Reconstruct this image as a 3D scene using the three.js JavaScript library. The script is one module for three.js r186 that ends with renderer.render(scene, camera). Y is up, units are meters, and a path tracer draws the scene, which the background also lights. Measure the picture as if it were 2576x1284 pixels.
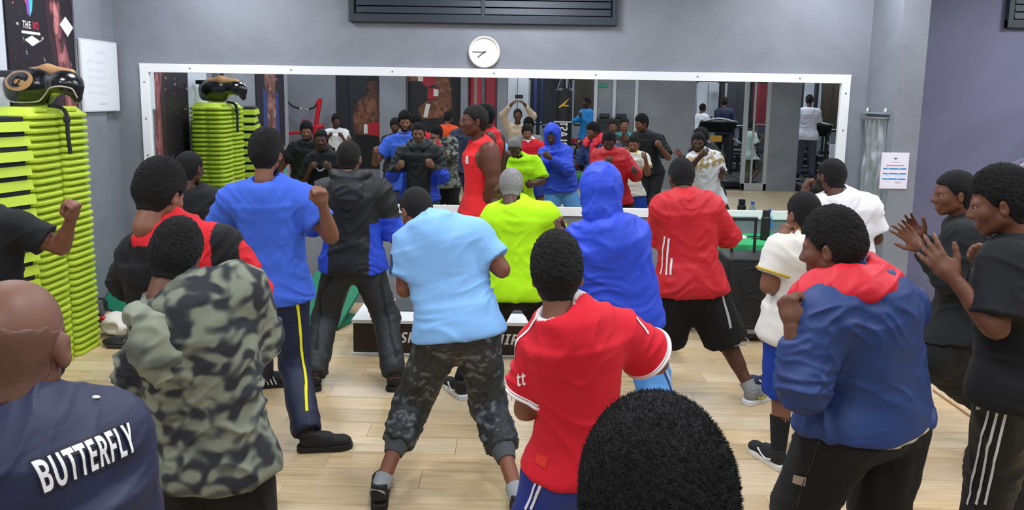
import * as THREE from 'three';
import { mergeGeometries } from 'three/addons/utils/BufferGeometryUtils.js';
import { RoundedBoxGeometry } from 'three/addons/geometries/RoundedBoxGeometry.js';
import { RectAreaLightUniformsLib } from 'three/addons/lights/RectAreaLightUniformsLib.js';
import { createNoise3D } from 'simplex-noise';
import { MeshBVH } from 'three-mesh-bvh';

// ------------------------------------------------------------------ camera
const PW = 2576, PH = 1284, F = 1860, CX = 1288, CY = 500;      // photo frame, focal length and lens centre in its pixels
const CAM_H = 2.03, D = 7.02;                                   // lens height; distance of the mirror wall
const VPX = 1306, VPY = 242, ROLL = 0.0165;                     // where the wall's normal vanishes, tilt of the horizon
const V = (x, y, z) => new THREE.Vector3(x, y, z);
const scene = new THREE.Scene();
scene.background = new THREE.Color(0x050506);
const axF = V((VPX - CX) / F, (CY - VPY) / F, -1).normalize();  // world -z seen by the camera
const axX = V(1, -ROLL, 0); axX.addScaledVector(axF, -axX.dot(axF)).normalize();
const axZ = axF.clone().negate(), axY = axZ.clone().cross(axX);
const w2c = new THREE.Matrix4().makeBasis(axX, axY, axZ), c2w = w2c.clone().transpose();
const FULL_H = 1568;
const camera = new THREE.PerspectiveCamera(2 * Math.atan(FULL_H / 2 / F) * 180 / Math.PI, PW / FULL_H, 0.05, 60);
camera.position.set(0, CAM_H, 0);
camera.quaternion.setFromRotationMatrix(c2w);
camera.setViewOffset(PW, FULL_H, 0, FULL_H / 2 - CY, PW, PH);
camera.updateMatrixWorld(true);
const renderer = new THREE.WebGLRenderer({ antialias: true });
renderer.toneMapping = THREE.LinearToneMapping;
renderer.toneMappingExposure = 1.12;
renderer.shadowMap.enabled = true;
renderer.shadowMap.type = THREE.PCFSoftShadowMap;
RectAreaLightUniformsLib.init();

// ------------------------------------------------------------------ ceiling lamps (daylight LED panels, some added to brighten dim walls)
const CEIL = 3.55;
const lampMat = new THREE.MeshStandardMaterial({ color: 0xffffff, emissive: 0xf2f6ff, emissiveIntensity: 1.6 });
const lampFrameMat = new THREE.MeshStandardMaterial({ color: 0xd8d8d6, roughness: 0.5 });
const lampSpots = [];
for (const z of [-6.1, -4.1, -2.0, 0.2]) for (const x of [-2.7, 0, 2.7]) lampSpots.push([x, z, 30]);
for (const x of [-2.7, 0.2, 3.2, 6.2]) for (const z of [2.9, 5.8, 8.6]) lampSpots.push([x, z, 38]);
lampSpots.push([5.3, -5.6, 44], [5.3, -3.0, 40], [-4.7, 0.9, 30], [8.3, -4.5, 30], [8.3, -0.5, 30], [8.6, 4.4, 38], [8.6, 7.6, 38]);  // extra panels added to brighten the alcove wall and dim rear-left wall
lampSpots.forEach(([x, z, power], i) => {
  const g = new THREE.Group();
  g.name = i ? `ceiling_lamp_${String(i).padStart(3, '0')}` : 'ceiling_lamp';
  g.position.set(x, CEIL, z);
  g.userData = { label: 'square flush LED panel lamp on the unseen ceiling of the gym', category: 'lamp', group: 'LED panels on the ceiling' };
  const fr = new THREE.Mesh(new RoundedBoxGeometry(0.66, 0.05, 0.66, 1, 0.008), lampFrameMat); fr.name = 'frame'; fr.position.y = -0.025; g.add(fr);
  const gl = new THREE.Mesh(new THREE.BoxGeometry(0.6, 0.006, 0.6), lampMat); gl.name = 'light_diffuser'; gl.position.y = -0.053; g.add(gl);
  const l = new THREE.RectAreaLight(0xf2f6ff, power, 0.6, 0.6); l.position.set(0, -0.062, 0); l.rotation.x = -Math.PI / 2; l.name = 'panel_light'; g.add(l);
  scene.add(g);
});

// ------------------------------------------------------------------ helpers
let seed = 7; const rnd = () => (seed = (seed * 16807) % 2147483647) / 2147483647;
const noise = createNoise3D((() => { let s = 99; return () => (s = (s * 16807) % 2147483647) / 2147483647; })());
const lerp = (a, b, t) => a + (b - a) * t, clamp = (x, a = 0, b = 1) => Math.min(b, Math.max(a, x));
const smooth = (a, b, x) => { const t = clamp((x - a) / (b - a)); return t * t * (3 - 2 * t); };
const mixV = (a, b, t) => a.clone().lerp(b, t);
const lin = hex => { const c = new THREE.Color(hex); return [c.r, c.g, c.b]; };
const rayDir = (px, py) => V((px - CX) / F, (CY - py) / F, -1).transformDirection(c2w);
function W(px, py, z) { const d = rayDir(px, py); return V(0, CAM_H, 0).addScaledVector(d, z / -d.z); }        // photo pixel + distance from the lens plane -> point
function WY(px, py, y) { const d = rayDir(px, py); return V(0, CAM_H, 0).addScaledVector(d, (y - CAM_H) / d.y); } // photo pixel + height -> point
function MW(px, py, zv) { const p = W(px, py, zv); p.z = -2 * D - p.z; return p; }                              // pixel of a mirror image -> the real point
const names = {};
function numbered(n) { const k = names[n] = (names[n] ?? -1) + 1; return k ? `${n}_${String(k).padStart(3, '0')}` : n; }
names.ceiling_lamp = lampSpots.length - 1;
function setData(o, label, category, group, kind) { if (label) o.userData.label = label; if (category) o.userData.category = category; if (group) o.userData.group = group; if (kind) o.userData.kind = kind; return o; }
function thing(name, label, category, pos = V(0, 0, 0), turn = 0, group) {
  const o = new THREE.Group(); o.name = numbered(name); o.position.copy(pos); o.rotation.y = turn; scene.add(o);
  return setData(o, label, category, group);
}
function part(name, geo, mat, parent, label) { const m = new THREE.Mesh(geo, mat); m.name = name; if (label) m.userData.label = label; parent.add(m); return m; }
function solo(name, geo, mat, label, category, pos, group) { const m = new THREE.Mesh(geo, mat); m.name = numbered(name); if (pos) m.position.copy(pos); setData(m, label, category, group); scene.add(m); return m; }
function struct(name, geo, mat, pos) { const m = new THREE.Mesh(geo, mat); m.name = name; if (pos) m.position.copy(pos); m.userData.kind = 'structure'; scene.add(m); return m; }
const M = (color, roughness = 0.8, o = {}) => new THREE.MeshStandardMaterial({ color, roughness, ...o });
const box = (w, h, d, x = 0, y = 0, z = 0) => new THREE.BoxGeometry(w, h, d).translate(x, y, z);
const rbox = (w, h, d, r = 0.008, x = 0, y = 0, z = 0, s = 2) => new RoundedBoxGeometry(w, h, d, s, Math.min(r, w / 2.01, h / 2.01, d / 2.01)).translate(x, y, z);
const cyl = (r0, r1, h, x = 0, y = 0, z = 0, n = 20) => new THREE.CylinderGeometry(r1, r0, h, n).translate(x, y, z);
function rod(a, b, r, n = 10, r2 = r) { const d = b.clone().sub(a), L = d.length(); const g = new THREE.CylinderGeometry(r2, r, L, n); g.applyQuaternion(new THREE.Quaternion().setFromUnitVectors(V(0, 1, 0), d.normalize())); return g.translate((a.x + b.x) / 2, (a.y + b.y) / 2, (a.z + b.z) / 2); }
const bare = g => { g = g.index ? g.toNonIndexed() : g.clone(); for (const k of Object.keys(g.attributes)) if (!['position', 'normal', 'uv'].includes(k)) g.deleteAttribute(k); if (!g.attributes.uv) g.setAttribute('uv', new THREE.BufferAttribute(new Float32Array(g.attributes.position.count * 2), 2)); return g; };
const merge = list => mergeGeometries(list.map(bare));
const tube = (pts, r, n = 24, m = 8, closed = false) => new THREE.TubeGeometry(new THREE.CatmullRomCurve3(pts, closed), n, r, m, closed);
function canvasTex(w, h, draw, o = {}) { const c = document.createElement('canvas'); c.width = w; c.height = h; draw(c.getContext('2d'), w, h); const t = new THREE.CanvasTexture(c); t.colorSpace = o.data ? THREE.NoColorSpace : THREE.SRGBColorSpace; t.wrapS = t.wrapT = o.repeat ? THREE.RepeatWrapping : THREE.ClampToEdgeWrapping; return t; }
function dataTex(n, fn, o = {}) {
  const a = new Uint8Array(n * n * 4);
  for (let j = 0; j < n; j++) for (let i = 0; i < n; i++) { const c = fn(i / n, j / n); const k = (j * n + i) * 4; a[k] = clamp(c[0], 0, 255); a[k + 1] = clamp(c[1], 0, 255); a[k + 2] = clamp(c[2], 0, 255); a[k + 3] = 255; }
  const t = new THREE.DataTexture(a, n, n); t.magFilter = t.minFilter = THREE.LinearFilter; t.wrapS = t.wrapT = THREE.RepeatWrapping; t.colorSpace = o.data ? THREE.NoColorSpace : THREE.SRGBColorSpace; t.needsUpdate = true;
  if (o.repeat) t.repeat.set(...o.repeat);
  return t;
}
// seamless noise on the unit square
const tnoise = (u, v, f, s = 0) => { const a = u * 2 * Math.PI, b = v * 2 * Math.PI, r = f / 6.283; return noise(Math.cos(a) * r + s, Math.sin(a) * r + Math.cos(b) * r * 1.7, Math.sin(b) * r - s); };
// ------------------------------------------------------------------ implicit bodies: primitives joined by a smooth minimum and meshed with surface nets
const smin = (a, b, k) => { const h = Math.max(k - Math.abs(a - b), 0) / k; return Math.min(a, b) - h * h * k * 0.25; };
function capsule(a, b, ra, rb, k = 0.03, op) {          // tapered, round ends
  const dx = b.x - a.x, dy = b.y - a.y, dz = b.z - a.z, L2 = dx * dx + dy * dy + dz * dz || 1e-9, R = Math.max(ra, rb);
  return { k, op, lo: [Math.min(a.x, b.x) - R, Math.min(a.y, b.y) - R, Math.min(a.z, b.z) - R], hi: [Math.max(a.x, b.x) + R, Math.max(a.y, b.y) + R, Math.max(a.z, b.z) + R],
    f(x, y, z) { const px = x - a.x, py = y - a.y, pz = z - a.z; let t = (px * dx + py * dy + pz * dz) / L2; t = t < 0 ? 0 : t > 1 ? 1 : t; const qx = px - t * dx, qy = py - t * dy, qz = pz - t * dz; return Math.sqrt(qx * qx + qy * qy + qz * qz) - (ra + (rb - ra) * t); } };
}
function sleeve(a, b, ra, rb, k = 0.03) {               // tapered, cut flat at b, round at a
  const c = capsule(a, b, ra, rb, k), d = b.clone().sub(a), L = d.length(); d.normalize(); const f0 = c.f;
  c.f = (x, y, z) => { const s = (x - a.x) * d.x + (y - a.y) * d.y + (z - a.z) * d.z; const t = Math.min(1.3, Math.max(0, s / L)); const qx = x - a.x - d.x * t * L, qy = y - a.y - d.y * t * L, qz = z - a.z - d.z * t * L; return Math.max(Math.sqrt(qx * qx + qy * qy + qz * qz) - lerp(ra, rb, t), s - L); };
  return c;
}
function ellipsoid(c, ax, ay, az, rx, ry, rz, k = 0.03, op) {   // ax.. unit axes
  const R = Math.max(rx, ry, rz);
  return { k, op, lo: [c.x - R, c.y - R, c.z - R], hi: [c.x + R, c.y + R, c.z + R],
    f(x, y, z) { x -= c.x; y -= c.y; z -= c.z; const u = x * ax.x + y * ax.y + z * ax.z, v = x * ay.x + y * ay.y + z * ay.z, w = x * az.x + y * az.y + z * az.z;
      const k0 = Math.sqrt((u / rx) ** 2 + (v / ry) ** 2 + (w / rz) ** 2), k1 = Math.sqrt((u / rx / rx) ** 2 + (v / ry / ry) ** 2 + (w / rz / rz) ** 2); return k1 < 1e-6 ? -Math.min(rx, ry, rz) : k0 * (k0 - 1) / k1; } };
}
const X1 = V(1, 0, 0), Y1 = V(0, 1, 0), Z1 = V(0, 0, 1);
const ball = (x, y, z, rx, ry = rx, rz = rx, k = 0.02, op) => ellipsoid(V(x, y, z), X1, Y1, Z1, rx, ry, rz, k, op);
function trunk(secs, k = 0.04) {              // sections {c, r, f, w, d}: centre, right and forward axes, half width, half depth; flat ends
  const lo = [1e9, 1e9, 1e9], hi = [-1e9, -1e9, -1e9];
  for (const s of secs) { const R = Math.max(s.w, s.d), p = s.c.toArray(); for (let i = 0; i < 3; i++) { lo[i] = Math.min(lo[i], p[i] - R); hi[i] = Math.max(hi[i], p[i] + R); } }
  const seg = []; for (let i = 0; i + 1 < secs.length; i++) { const d = secs[i + 1].c.clone().sub(secs[i].c); seg.push([secs[i], secs[i + 1], d, d.lengthSq(), Math.sqrt(d.lengthSq()), i === 0, i + 2 === secs.length]); }
  return { k, lo, hi, f(x, y, z) {
    let best = 1e3;
    for (const [a, b, d, L2, L, first, last] of seg) {
      const px = x - a.c.x, py = y - a.c.y, pz = z - a.c.z, tr = (px * d.x + py * d.y + pz * d.z) / L2, t = tr < 0 ? 0 : tr > 1 ? 1 : tr;
      const qx = px - d.x * t, qy = py - d.y * t, qz = pz - d.z * t, w = a.w + (b.w - a.w) * t, dd = a.d + (b.d - a.d) * t, e = Math.abs(tr - t) * L;
      const u = Math.abs(qx * (a.r.x + (b.r.x - a.r.x) * t) + qy * (a.r.y + (b.r.y - a.r.y) * t) + qz * (a.r.z + (b.r.z - a.r.z) * t)) / w;
      const v = Math.abs(qx * (a.f.x + (b.f.x - a.f.x) * t) + qy * (a.f.y + (b.f.y - a.f.y) * t) + qz * (a.f.z + (b.f.z - a.f.z) * t)) / dd;
      const u2 = u * u, v2 = v * v, l = 0.6 * Math.sqrt(u2 + v2) + 0.4 * Math.sqrt(Math.sqrt(u2 * u2 + v2 * v2)), rd = (l - 1) * Math.min(w, dd);
      const s = e > 0 && !(tr < 0 ? first : last) ? rd + Math.max(0, e - 0.04) * 1.2 : e > 0 ? (rd > 0 ? Math.sqrt(rd * rd + e * e) : Math.max(rd, e)) : rd;
      if (s < best) best = s;
    }
    return best;
  } };
}
const half = (fn) => ({ op: 'keep', f: fn });            // keep where fn < 0
function meshSDF(prims, cell) {
  const adds = prims.filter(p => !p.op), lo = [1e9, 1e9, 1e9], hi = [-1e9, -1e9, -1e9];
  for (const p of adds) for (let i = 0; i < 3; i++) { lo[i] = Math.min(lo[i], p.lo[i]); hi[i] = Math.max(hi[i], p.hi[i]); }
  for (let i = 0; i < 3; i++) { lo[i] -= 3 * cell; hi[i] += 3 * cell; }
  const n = [0, 1, 2].map(i => Math.ceil((hi[i] - lo[i]) / cell) + 1), [nx, ny, nz] = n, A = new Float32Array(nx * ny * nz).fill(1e3);
  for (const p of prims) {
    if (p.op === 'keep') { for (let k = 0, q = 0; k < nz; k++) for (let j = 0; j < ny; j++) for (let i = 0; i < nx; i++, q++) if (A[q] < 0.1) { const d = p.f(lo[0] + i * cell, lo[1] + j * cell, lo[2] + k * cell); if (d > A[q]) A[q] = d; } continue; }
    const m = 2.5 * cell + (p.k || 0), b0 = [], b1 = [];
    for (let i = 0; i < 3; i++) { b0[i] = Math.max(0, Math.floor((p.lo[i] - m - lo[i]) / cell)); b1[i] = Math.min(n[i] - 1, Math.ceil((p.hi[i] + m - lo[i]) / cell)); }
    for (let k = b0[2]; k <= b1[2]; k++) for (let j = b0[1]; j <= b1[1]; j++) { let q = (k * ny + j) * nx + b0[0]; for (let i = b0[0]; i <= b1[0]; i++, q++) {
      const d = p.f(lo[0] + i * cell, lo[1] + j * cell, lo[2] + k * cell), a = A[q];
      if (p.op === 'cut') { if (-d > a - (p.k || 0)) A[q] = -smin(-a, d, p.k || 1e-4); } else if (d < a + p.k) A[q] = a > 100 ? d : smin(a, d, p.k || 1e-4);
    } }
  }
  const pos = [], idx = [], vid = new Int32Array(nx * ny * nz).fill(-1), off = [0, 1, nx, nx + 1, nx * ny, nx * ny + 1, nx * ny + nx, nx * ny + nx + 1];
  const E = [[0, 1], [2, 3], [4, 5], [6, 7], [0, 2], [1, 3], [4, 6], [5, 7], [0, 4], [1, 5], [2, 6], [3, 7]];
  for (let k = 0; k < nz - 1; k++) for (let j = 0; j < ny - 1; j++) for (let i = 0; i < nx - 1; i++) {
    const q = (k * ny + j) * nx + i; let mask = 0;
    for (let c = 0; c < 8; c++) if (A[q + off[c]] < 0) mask |= 1 << c;
    if (mask === 0 || mask === 255) continue;
    let sx = 0, sy = 0, sz = 0, m = 0;
    for (const [a, b] of E) { const ia = mask >> a & 1, ib = mask >> b & 1; if (ia === ib) continue; const va = A[q + off[a]], vb = A[q + off[b]], t = va / (va - vb); sx += (a & 1) + ((b & 1) - (a & 1)) * t; sy += (a >> 1 & 1) + ((b >> 1 & 1) - (a >> 1 & 1)) * t; sz += (a >> 2) + ((b >> 2) - (a >> 2)) * t; m++; }
    vid[q] = pos.length / 3; pos.push(lo[0] + (i + sx / m) * cell, lo[1] + (j + sy / m) * cell, lo[2] + (k + sz / m) * cell);
  }
  const quad = (a, b, c, d, flip) => { if (a < 0 || b < 0 || c < 0 || d < 0) return; flip ? idx.push(a, c, b, a, d, c) : idx.push(a, b, c, a, c, d); };
  const sy_ = nx, sz_ = nx * ny;
  for (let k = 1; k < nz - 1; k++) for (let j = 1; j < ny - 1; j++) for (let i = 1; i < nx - 1; i++) {
    const q = (k * ny + j) * nx + i, s = A[q] < 0;
    if (s !== (A[q + 1] < 0)) quad(vid[q - sy_ - sz_], vid[q - sz_], vid[q], vid[q - sy_], !s);
    if (s !== (A[q + sy_] < 0)) quad(vid[q - 1 - sz_], vid[q - 1], vid[q], vid[q - sz_], !s);
    if (s !== (A[q + sz_] < 0)) quad(vid[q - 1 - sy_], vid[q - sy_], vid[q], vid[q - 1], !s);
  }
  const g = new THREE.BufferGeometry();
  g.setAttribute('position', new THREE.BufferAttribute(new Float32Array(pos), 3)); g.setIndex(idx); g.computeVertexNormals();
  return g;
}
function relax(g, times = 1, amt = 0.5) {                // soften the staircase of the grid
  const P = g.attributes.position, ix = g.index.array, n = P.count;
  for (let t = 0; t < times; t++) { const s = new Float32Array(n * 3), c = new Float32Array(n); for (let i = 0; i < ix.length; i += 3) for (let a = 0; a < 3; a++) { const u = ix[i + a], v = ix[i + (a + 1) % 3]; s[u * 3] += P.array[v * 3]; s[u * 3 + 1] += P.array[v * 3 + 1]; s[u * 3 + 2] += P.array[v * 3 + 2]; c[u]++; }
    for (let i = 0; i < n; i++) if (c[i]) for (let a = 0; a < 3; a++) P.array[i * 3 + a] = lerp(P.array[i * 3 + a], s[i * 3 + a] / c[i], amt); }
  g.computeVertexNormals(); return g;
}
function displace(g, fn) { const P = g.attributes.position, N = g.attributes.normal; for (let i = 0; i < P.count; i++) { const x = P.getX(i), y = P.getY(i), z = P.getZ(i), d = fn(x, y, z, N.getX(i), N.getY(i), N.getZ(i)); P.setXYZ(i, x + N.getX(i) * d, y + N.getY(i) * d, z + N.getZ(i) * d); } g.computeVertexNormals(); return g; }
function paint(g, fn) { const P = g.attributes.position, N = g.attributes.normal, C = new Float32Array(P.count * 3); for (let i = 0; i < P.count; i++) { const c = fn(V(P.getX(i), P.getY(i), P.getZ(i)), N, i); C[i * 3] = c[0]; C[i * 3 + 1] = c[1]; C[i * 3 + 2] = c[2]; } g.setAttribute('color', new THREE.BufferAttribute(C, 3)); return g; }
function uvBox(g, ox = 0) { const P = g.attributes.position, U = new Float32Array(P.count * 2); for (let i = 0; i < P.count; i++) { U[i * 2] = P.getX(i) + P.getZ(i) * 0.8 + ox; U[i * 2 + 1] = P.getY(i) + P.getZ(i) * 0.3; } g.setAttribute('uv', new THREE.BufferAttribute(U, 2)); return g; }
const asIndexed = g => { if (!g.index) g.setIndex([...Array(g.attributes.position.count).keys()]); return g; };
function joinIndexed(list) { const out = mergeGeometries(list.map(g => { const c = asIndexed(g.clone()); for (const k of Object.keys(c.attributes)) if (k !== 'position' && k !== 'normal') c.deleteAttribute(k); return c; })); return out; }
// ------------------------------------------------------------------ heads, hair, hands and shoes, each shaped once in its own axes (x right, y up, z to the face / the fingers / the toe)
const headPrims = (f = 0) => [
  ball(0, 0.03, -0.014, 0.074 + f, 0.086 + f, 0.096 + f), ball(0, -0.03, 0.03, 0.057 + f, 0.078 + f, 0.064 + f, 0.03),
  capsule(V(-0.044, -0.055, 0), V(-0.008, -0.096, 0.058), 0.026 + f, 0.02 + f, 0.02), capsule(V(0.044, -0.055, 0), V(0.008, -0.096, 0.058), 0.026 + f, 0.02 + f, 0.02),
  ball(0.038, -0.026, 0.058, 0.026 + f, 0.026 + f, 0.026 + f), ball(-0.038, -0.026, 0.058, 0.026 + f, 0.026 + f, 0.026 + f),
];
const makeHead = cell => {
  const p = headPrims();
  p.push(capsule(V(-0.036, 0.014, 0.074), V(0.036, 0.014, 0.074), 0.013, 0.013, 0.015), capsule(V(0, 0.006, 0.084), V(0, -0.032, 0.103), 0.009, 0.015, 0.014),
    ball(0.013, -0.037, 0.093, 0.012, 0.01, 0.012, 0.008), ball(-0.013, -0.037, 0.093, 0.012, 0.01, 0.012, 0.008),
    capsule(V(-0.021, -0.064, 0.081), V(0.021, -0.064, 0.081), 0.009, 0.009, 0.008), capsule(V(-0.018, -0.077, 0.081), V(0.018, -0.077, 0.081), 0.0105, 0.0105, 0.008),
    capsule(V(0, -0.04, -0.03), V(0, -0.15, -0.045), 0.05, 0.053, 0.03));
  for (const s of [-1, 1]) {
    p.push(ellipsoid(V(s * 0.079, -0.012, -0.008), V(0.93, 0, s * -0.36).normalize(), Y1, V(s * 0.36, 0, 0.93).normalize(), 0.009, 0.032, 0.019, 0.01));
    p.push(ball(s * 0.032, -0.002, 0.097, 0.016, 0.0095, 0.02, 0.01, 'cut'), ball(s * 0.089, -0.01, -0.003, 0.006, 0.016, 0.009, 0.004, 'cut'));
  }
  return relax(meshSDF(p, cell), 1, 0.4);
};
const lazy = make => { const c = {}; return (...k) => c[k.join()] ??= make(...k); };
const headGeo = lazy(makeHead);
const hairLine = (x, y, z) => y - (z > 0.0 ? lerp(-0.012, 0.058, smooth(0.0, 0.07, z)) : lerp(-0.012, -0.082, smooth(0.0, -0.05, z))) + 0.004 * noise(x * 60, y * 60, z * 60);
function makeHair(t, top, cell, amp, freq, line = 0) {
  const g = meshSDF([...headPrims(0.0035), capsule(V(0, -0.03, -0.04), V(0, -0.15, -0.045), 0.0535, 0.0555, 0.03), ball(0, 0.03 + top * 0.5, -0.016, 0.074 + t, 0.086 + t + top * 0.5, 0.097 + t, 0.02), ball(0, 0.0, -0.04, 0.066 + t * 0.8, 0.066, 0.07 + t, 0.03), half((x, y, z) => -(hairLine(x, y, z) - line)),
    ball(0.08, -0.012, -0.004, 0.014, 0.034, 0.02, 0.006, 'cut'), ball(-0.08, -0.012, -0.004, 0.014, 0.034, 0.02, 0.006, 'cut')], cell);
  return displace(relax(g, 1, 0.4), (x, y, z) => amp * (noise(x * freq, y * freq, z * freq) + 0.5 * noise(x * freq * 2, y * freq * 2, z * freq * 2)) * smooth(-0.08, 0.02, y));
}
const HAIRS = { fade: [0.003, 0.004, 0.001, 130], short: [0.007, 0.012, 0.002, 120], full: [0.012, 0.026, 0.004, 80], afro: [0.019, 0.03, 0.0035, 100], close: [0.02, 0.022, 0.0016, 210] };
const hairGeo = lazy((kind, cell) => {
  if (kind !== 'ring') { const [t, tp, am, fr] = HAIRS[kind]; return makeHair(t, tp, cell, am, fr); }
  return displace(meshSDF([...headPrims(0.0016), capsule(V(0, -0.03, -0.04), V(0, -0.15, -0.045), 0.0516, 0.0536, 0.03), half((x, y, z) => -hairLine(x, y, z)), half((x, y, z) => y + z * 0.2 - 0.03 + 0.014 * noise(x * 18, y * 18, z * 18))], cell), (x, y, z) => 0.0005 * noise(x * 160, y * 160, z * 160));
});
const beardGeo = lazy(cell => displace(meshSDF([...headPrims(0.0025), half((x, y, z) => y + 0.062 - 0.045 * smooth(0.03, 0.065, Math.abs(x))), half((x, y, z) => -(z - 0.012)), ball(0, -0.07, 0.1, 0.026, 0.015, 0.04, 0.003, 'cut')], cell), (x, y, z) => 0.001 * noise(x * 140, y * 140, z * 140)));
const eyeGeo = (() => { const g = new THREE.SphereGeometry(0.0115, 14, 10); g.rotateX(Math.PI / 2); const P = g.attributes.position, C = []; for (let i = 0; i < P.count; i++) { const d = P.getZ(i) / 0.0115; const c = d > 0.7 ? [0.012, 0.008, 0.006] : [0.3, 0.26, 0.23]; C.push(...c); } g.setAttribute('color', new THREE.Float32BufferAttribute(C, 3)); return g; })();
const eyeMat = M(0xffffff, 0.25, { vertexColors: true });
function handShape(cell, curl, spread = 0.12, thumbIn = 1) {   // origin at the wrist, +z along the forearm, palm to -y, thumb to +x
  const p = [ellipsoid(V(0, 0, 0.052), X1, Y1, Z1, 0.041, 0.0175, 0.052, 0.02), capsule(V(0, 0, -0.03), V(0, 0, 0.03), 0.026, 0.028, 0.02)];
  const L = [[0.042, 0.026, 0.021], [0.046, 0.03, 0.022], [0.043, 0.027, 0.021], [0.034, 0.021, 0.018]];
  for (let i = 0; i < 4; i++) {
    const x0 = 0.03 - i * 0.02; let a = curl * (1.0 + i * 0.05), dir = (1.5 - i) * spread * (1 - curl * 0.8), q = V(x0, 0.002, 0.094 - Math.abs(i - 1) * 0.005 - (i === 3 ? 0.006 : 0));
    for (let s = 0; s < 3; s++) { const d = V(Math.sin(dir) * Math.cos(a), -Math.sin(a), Math.cos(a) * Math.cos(dir)); const e = q.clone().addScaledVector(d, L[i][s]); p.push(capsule(q, e, 0.0098 - s * 0.0012, 0.0092 - s * 0.0014, s ? 0.006 : 0.012)); q = e; a += curl * (s ? 1.0 : 1.25); }
  }
  let t0 = V(0.028, -0.006, 0.022), t1 = t0.clone().add(V(0.03 - thumbIn * 0.006, -0.014 * thumbIn - 0.004, 0.032)), t2 = t1.clone().add(V(lerp(0.014, -0.014, thumbIn), -0.016 * thumbIn, 0.028)), t3 = t2.clone().add(V(lerp(0.008, -0.024, thumbIn), -0.004 * thumbIn, 0.016));
  p.push(capsule(t0, t1, 0.016, 0.012, 0.014), capsule(t1, t2, 0.0115, 0.0105, 0.006), capsule(t2, t3, 0.0105, 0.009, 0.006));
  return relax(meshSDF(p, cell), 1, 0.35);
}
const handGeo = lazy((kind, cell) => handShape(cell, ...({ fist: [1.42, 0.05, 1], open: [0.22, 0.16, 0], relaxed: [0.5, 0.1, 0.4] })[kind]));
const shoeUpper = lazy(cell => relax(meshSDF([
  capsule(V(0, 0.065, -0.045), V(0, 0.05, 0.05), 0.043, 0.04, 0.03), capsule(V(0, 0.05, 0.05), V(0.004, 0.042, 0.135), 0.043, 0.036, 0.03), ball(0.004, 0.04, 0.15, 0.042, 0.034, 0.05, 0.03),
  capsule(V(0, 0.06, -0.05), V(0, 0.105, -0.045), 0.041, 0.042, 0.02), capsule(V(0, 0.09, -0.02), V(0, 0.075, 0.06), 0.034, 0.03, 0.02), half((x, y, z) => y - 0.112 + z * 0.15), half((x, y, z) => 0.022 - y)], cell), 1, 0.4));
const soleGeo = (() => { const s = new THREE.Shape(); s.moveTo(-0.036, -0.085); s.bezierCurveTo(-0.03, -0.11, 0.03, -0.11, 0.036, -0.085); s.bezierCurveTo(0.042, -0.03, 0.034, 0.03, 0.046, 0.1); s.bezierCurveTo(0.052, 0.15, 0.03, 0.2, 0.004, 0.2); s.bezierCurveTo(-0.03, 0.2, -0.05, 0.15, -0.044, 0.1); s.bezierCurveTo(-0.036, 0.03, -0.04, -0.03, -0.036, -0.085); const g = new THREE.ExtrudeGeometry(s, { depth: 0.024, bevelEnabled: true, bevelSize: 0.005, bevelThickness: 0.005, bevelSegments: 2, curveSegments: 8 }); g.rotateX(Math.PI / 2); g.translate(0, 0.029, 0); return g; })();
const laceGeo = merge([0, 1, 2, 3].map(i => tube([V(-0.026, 0.088 - i * 0.009, 0.0 + i * 0.024), V(0, 0.1 - i * 0.008, 0.006 + i * 0.024), V(0.026, 0.088 - i * 0.009, 0.0 + i * 0.024)], 0.003, 6, 5)));
const stripesGeo = s => merge([0, 1, 2].map(i => tube([V(s * 0.047, 0.03, 0.01 + i * 0.026), V(s * 0.047, 0.055, 0.0 + i * 0.026), V(s * 0.036, 0.082, -0.012 + i * 0.026)], 0.0055, 6, 5)));
const swooshGeo = s => tube([V(s * 0.044, 0.072, 0.085), V(s * 0.049, 0.045, 0.03), V(s * 0.049, 0.04, 0.01), V(s * 0.047, 0.055, -0.04)], 0.006, 10, 5);

// ------------------------------------------------------------------ cloth and skin
const clothBump = dataTex(256, (u, v) => { const a = tnoise(u, v, 9) * 0.5 + tnoise(u, v, 26, 3) * 0.3 + tnoise(u, v, 70, 5) * 0.2; const c = 128 + a * 110; return [c, c, c]; }, { data: true, repeat: [2.2, 2.2] });
const weave = dataTex(256, (u, v) => { const c = 128 + 50 * Math.sin(u * 256 * 1.57) * Math.sin(v * 256 * 1.57) + 30 * tnoise(u, v, 90, 2); return [c, c, c]; }, { data: true, repeat: [9, 9] });
const skinBump = dataTex(128, (u, v) => { const c = 128 + 60 * tnoise(u, v, 40, 1) + 40 * tnoise(u, v, 90, 4); return [c, c, c]; }, { data: true, repeat: [14, 14] });
const hairBump = dataTex(256, (u, v) => { const c = 128 + 70 * tnoise(u, v, 50, 1) + 60 * tnoise(u, v, 110, 4); return [c, c, c]; }, { data: true, repeat: [8, 8] });
const cloth = (rough = 0.88, o = {}) => new THREE.MeshPhysicalMaterial({ vertexColors: true, roughness: rough, bumpMap: clothBump, bumpScale: 0.0012, ...o });
const COTTON = cloth(), NYLON = cloth(0.62, { bumpScale: 0.0015 }), FLEECE = cloth(0.95, { bumpScale: 0.001 });
const skinMats = {}; const skinMat = c => skinMats[c] ??= new THREE.MeshPhysicalMaterial({ color: c, roughness: 0.48, bumpMap: skinBump, bumpScale: 0.0006, specularIntensity: 0.7 });
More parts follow.
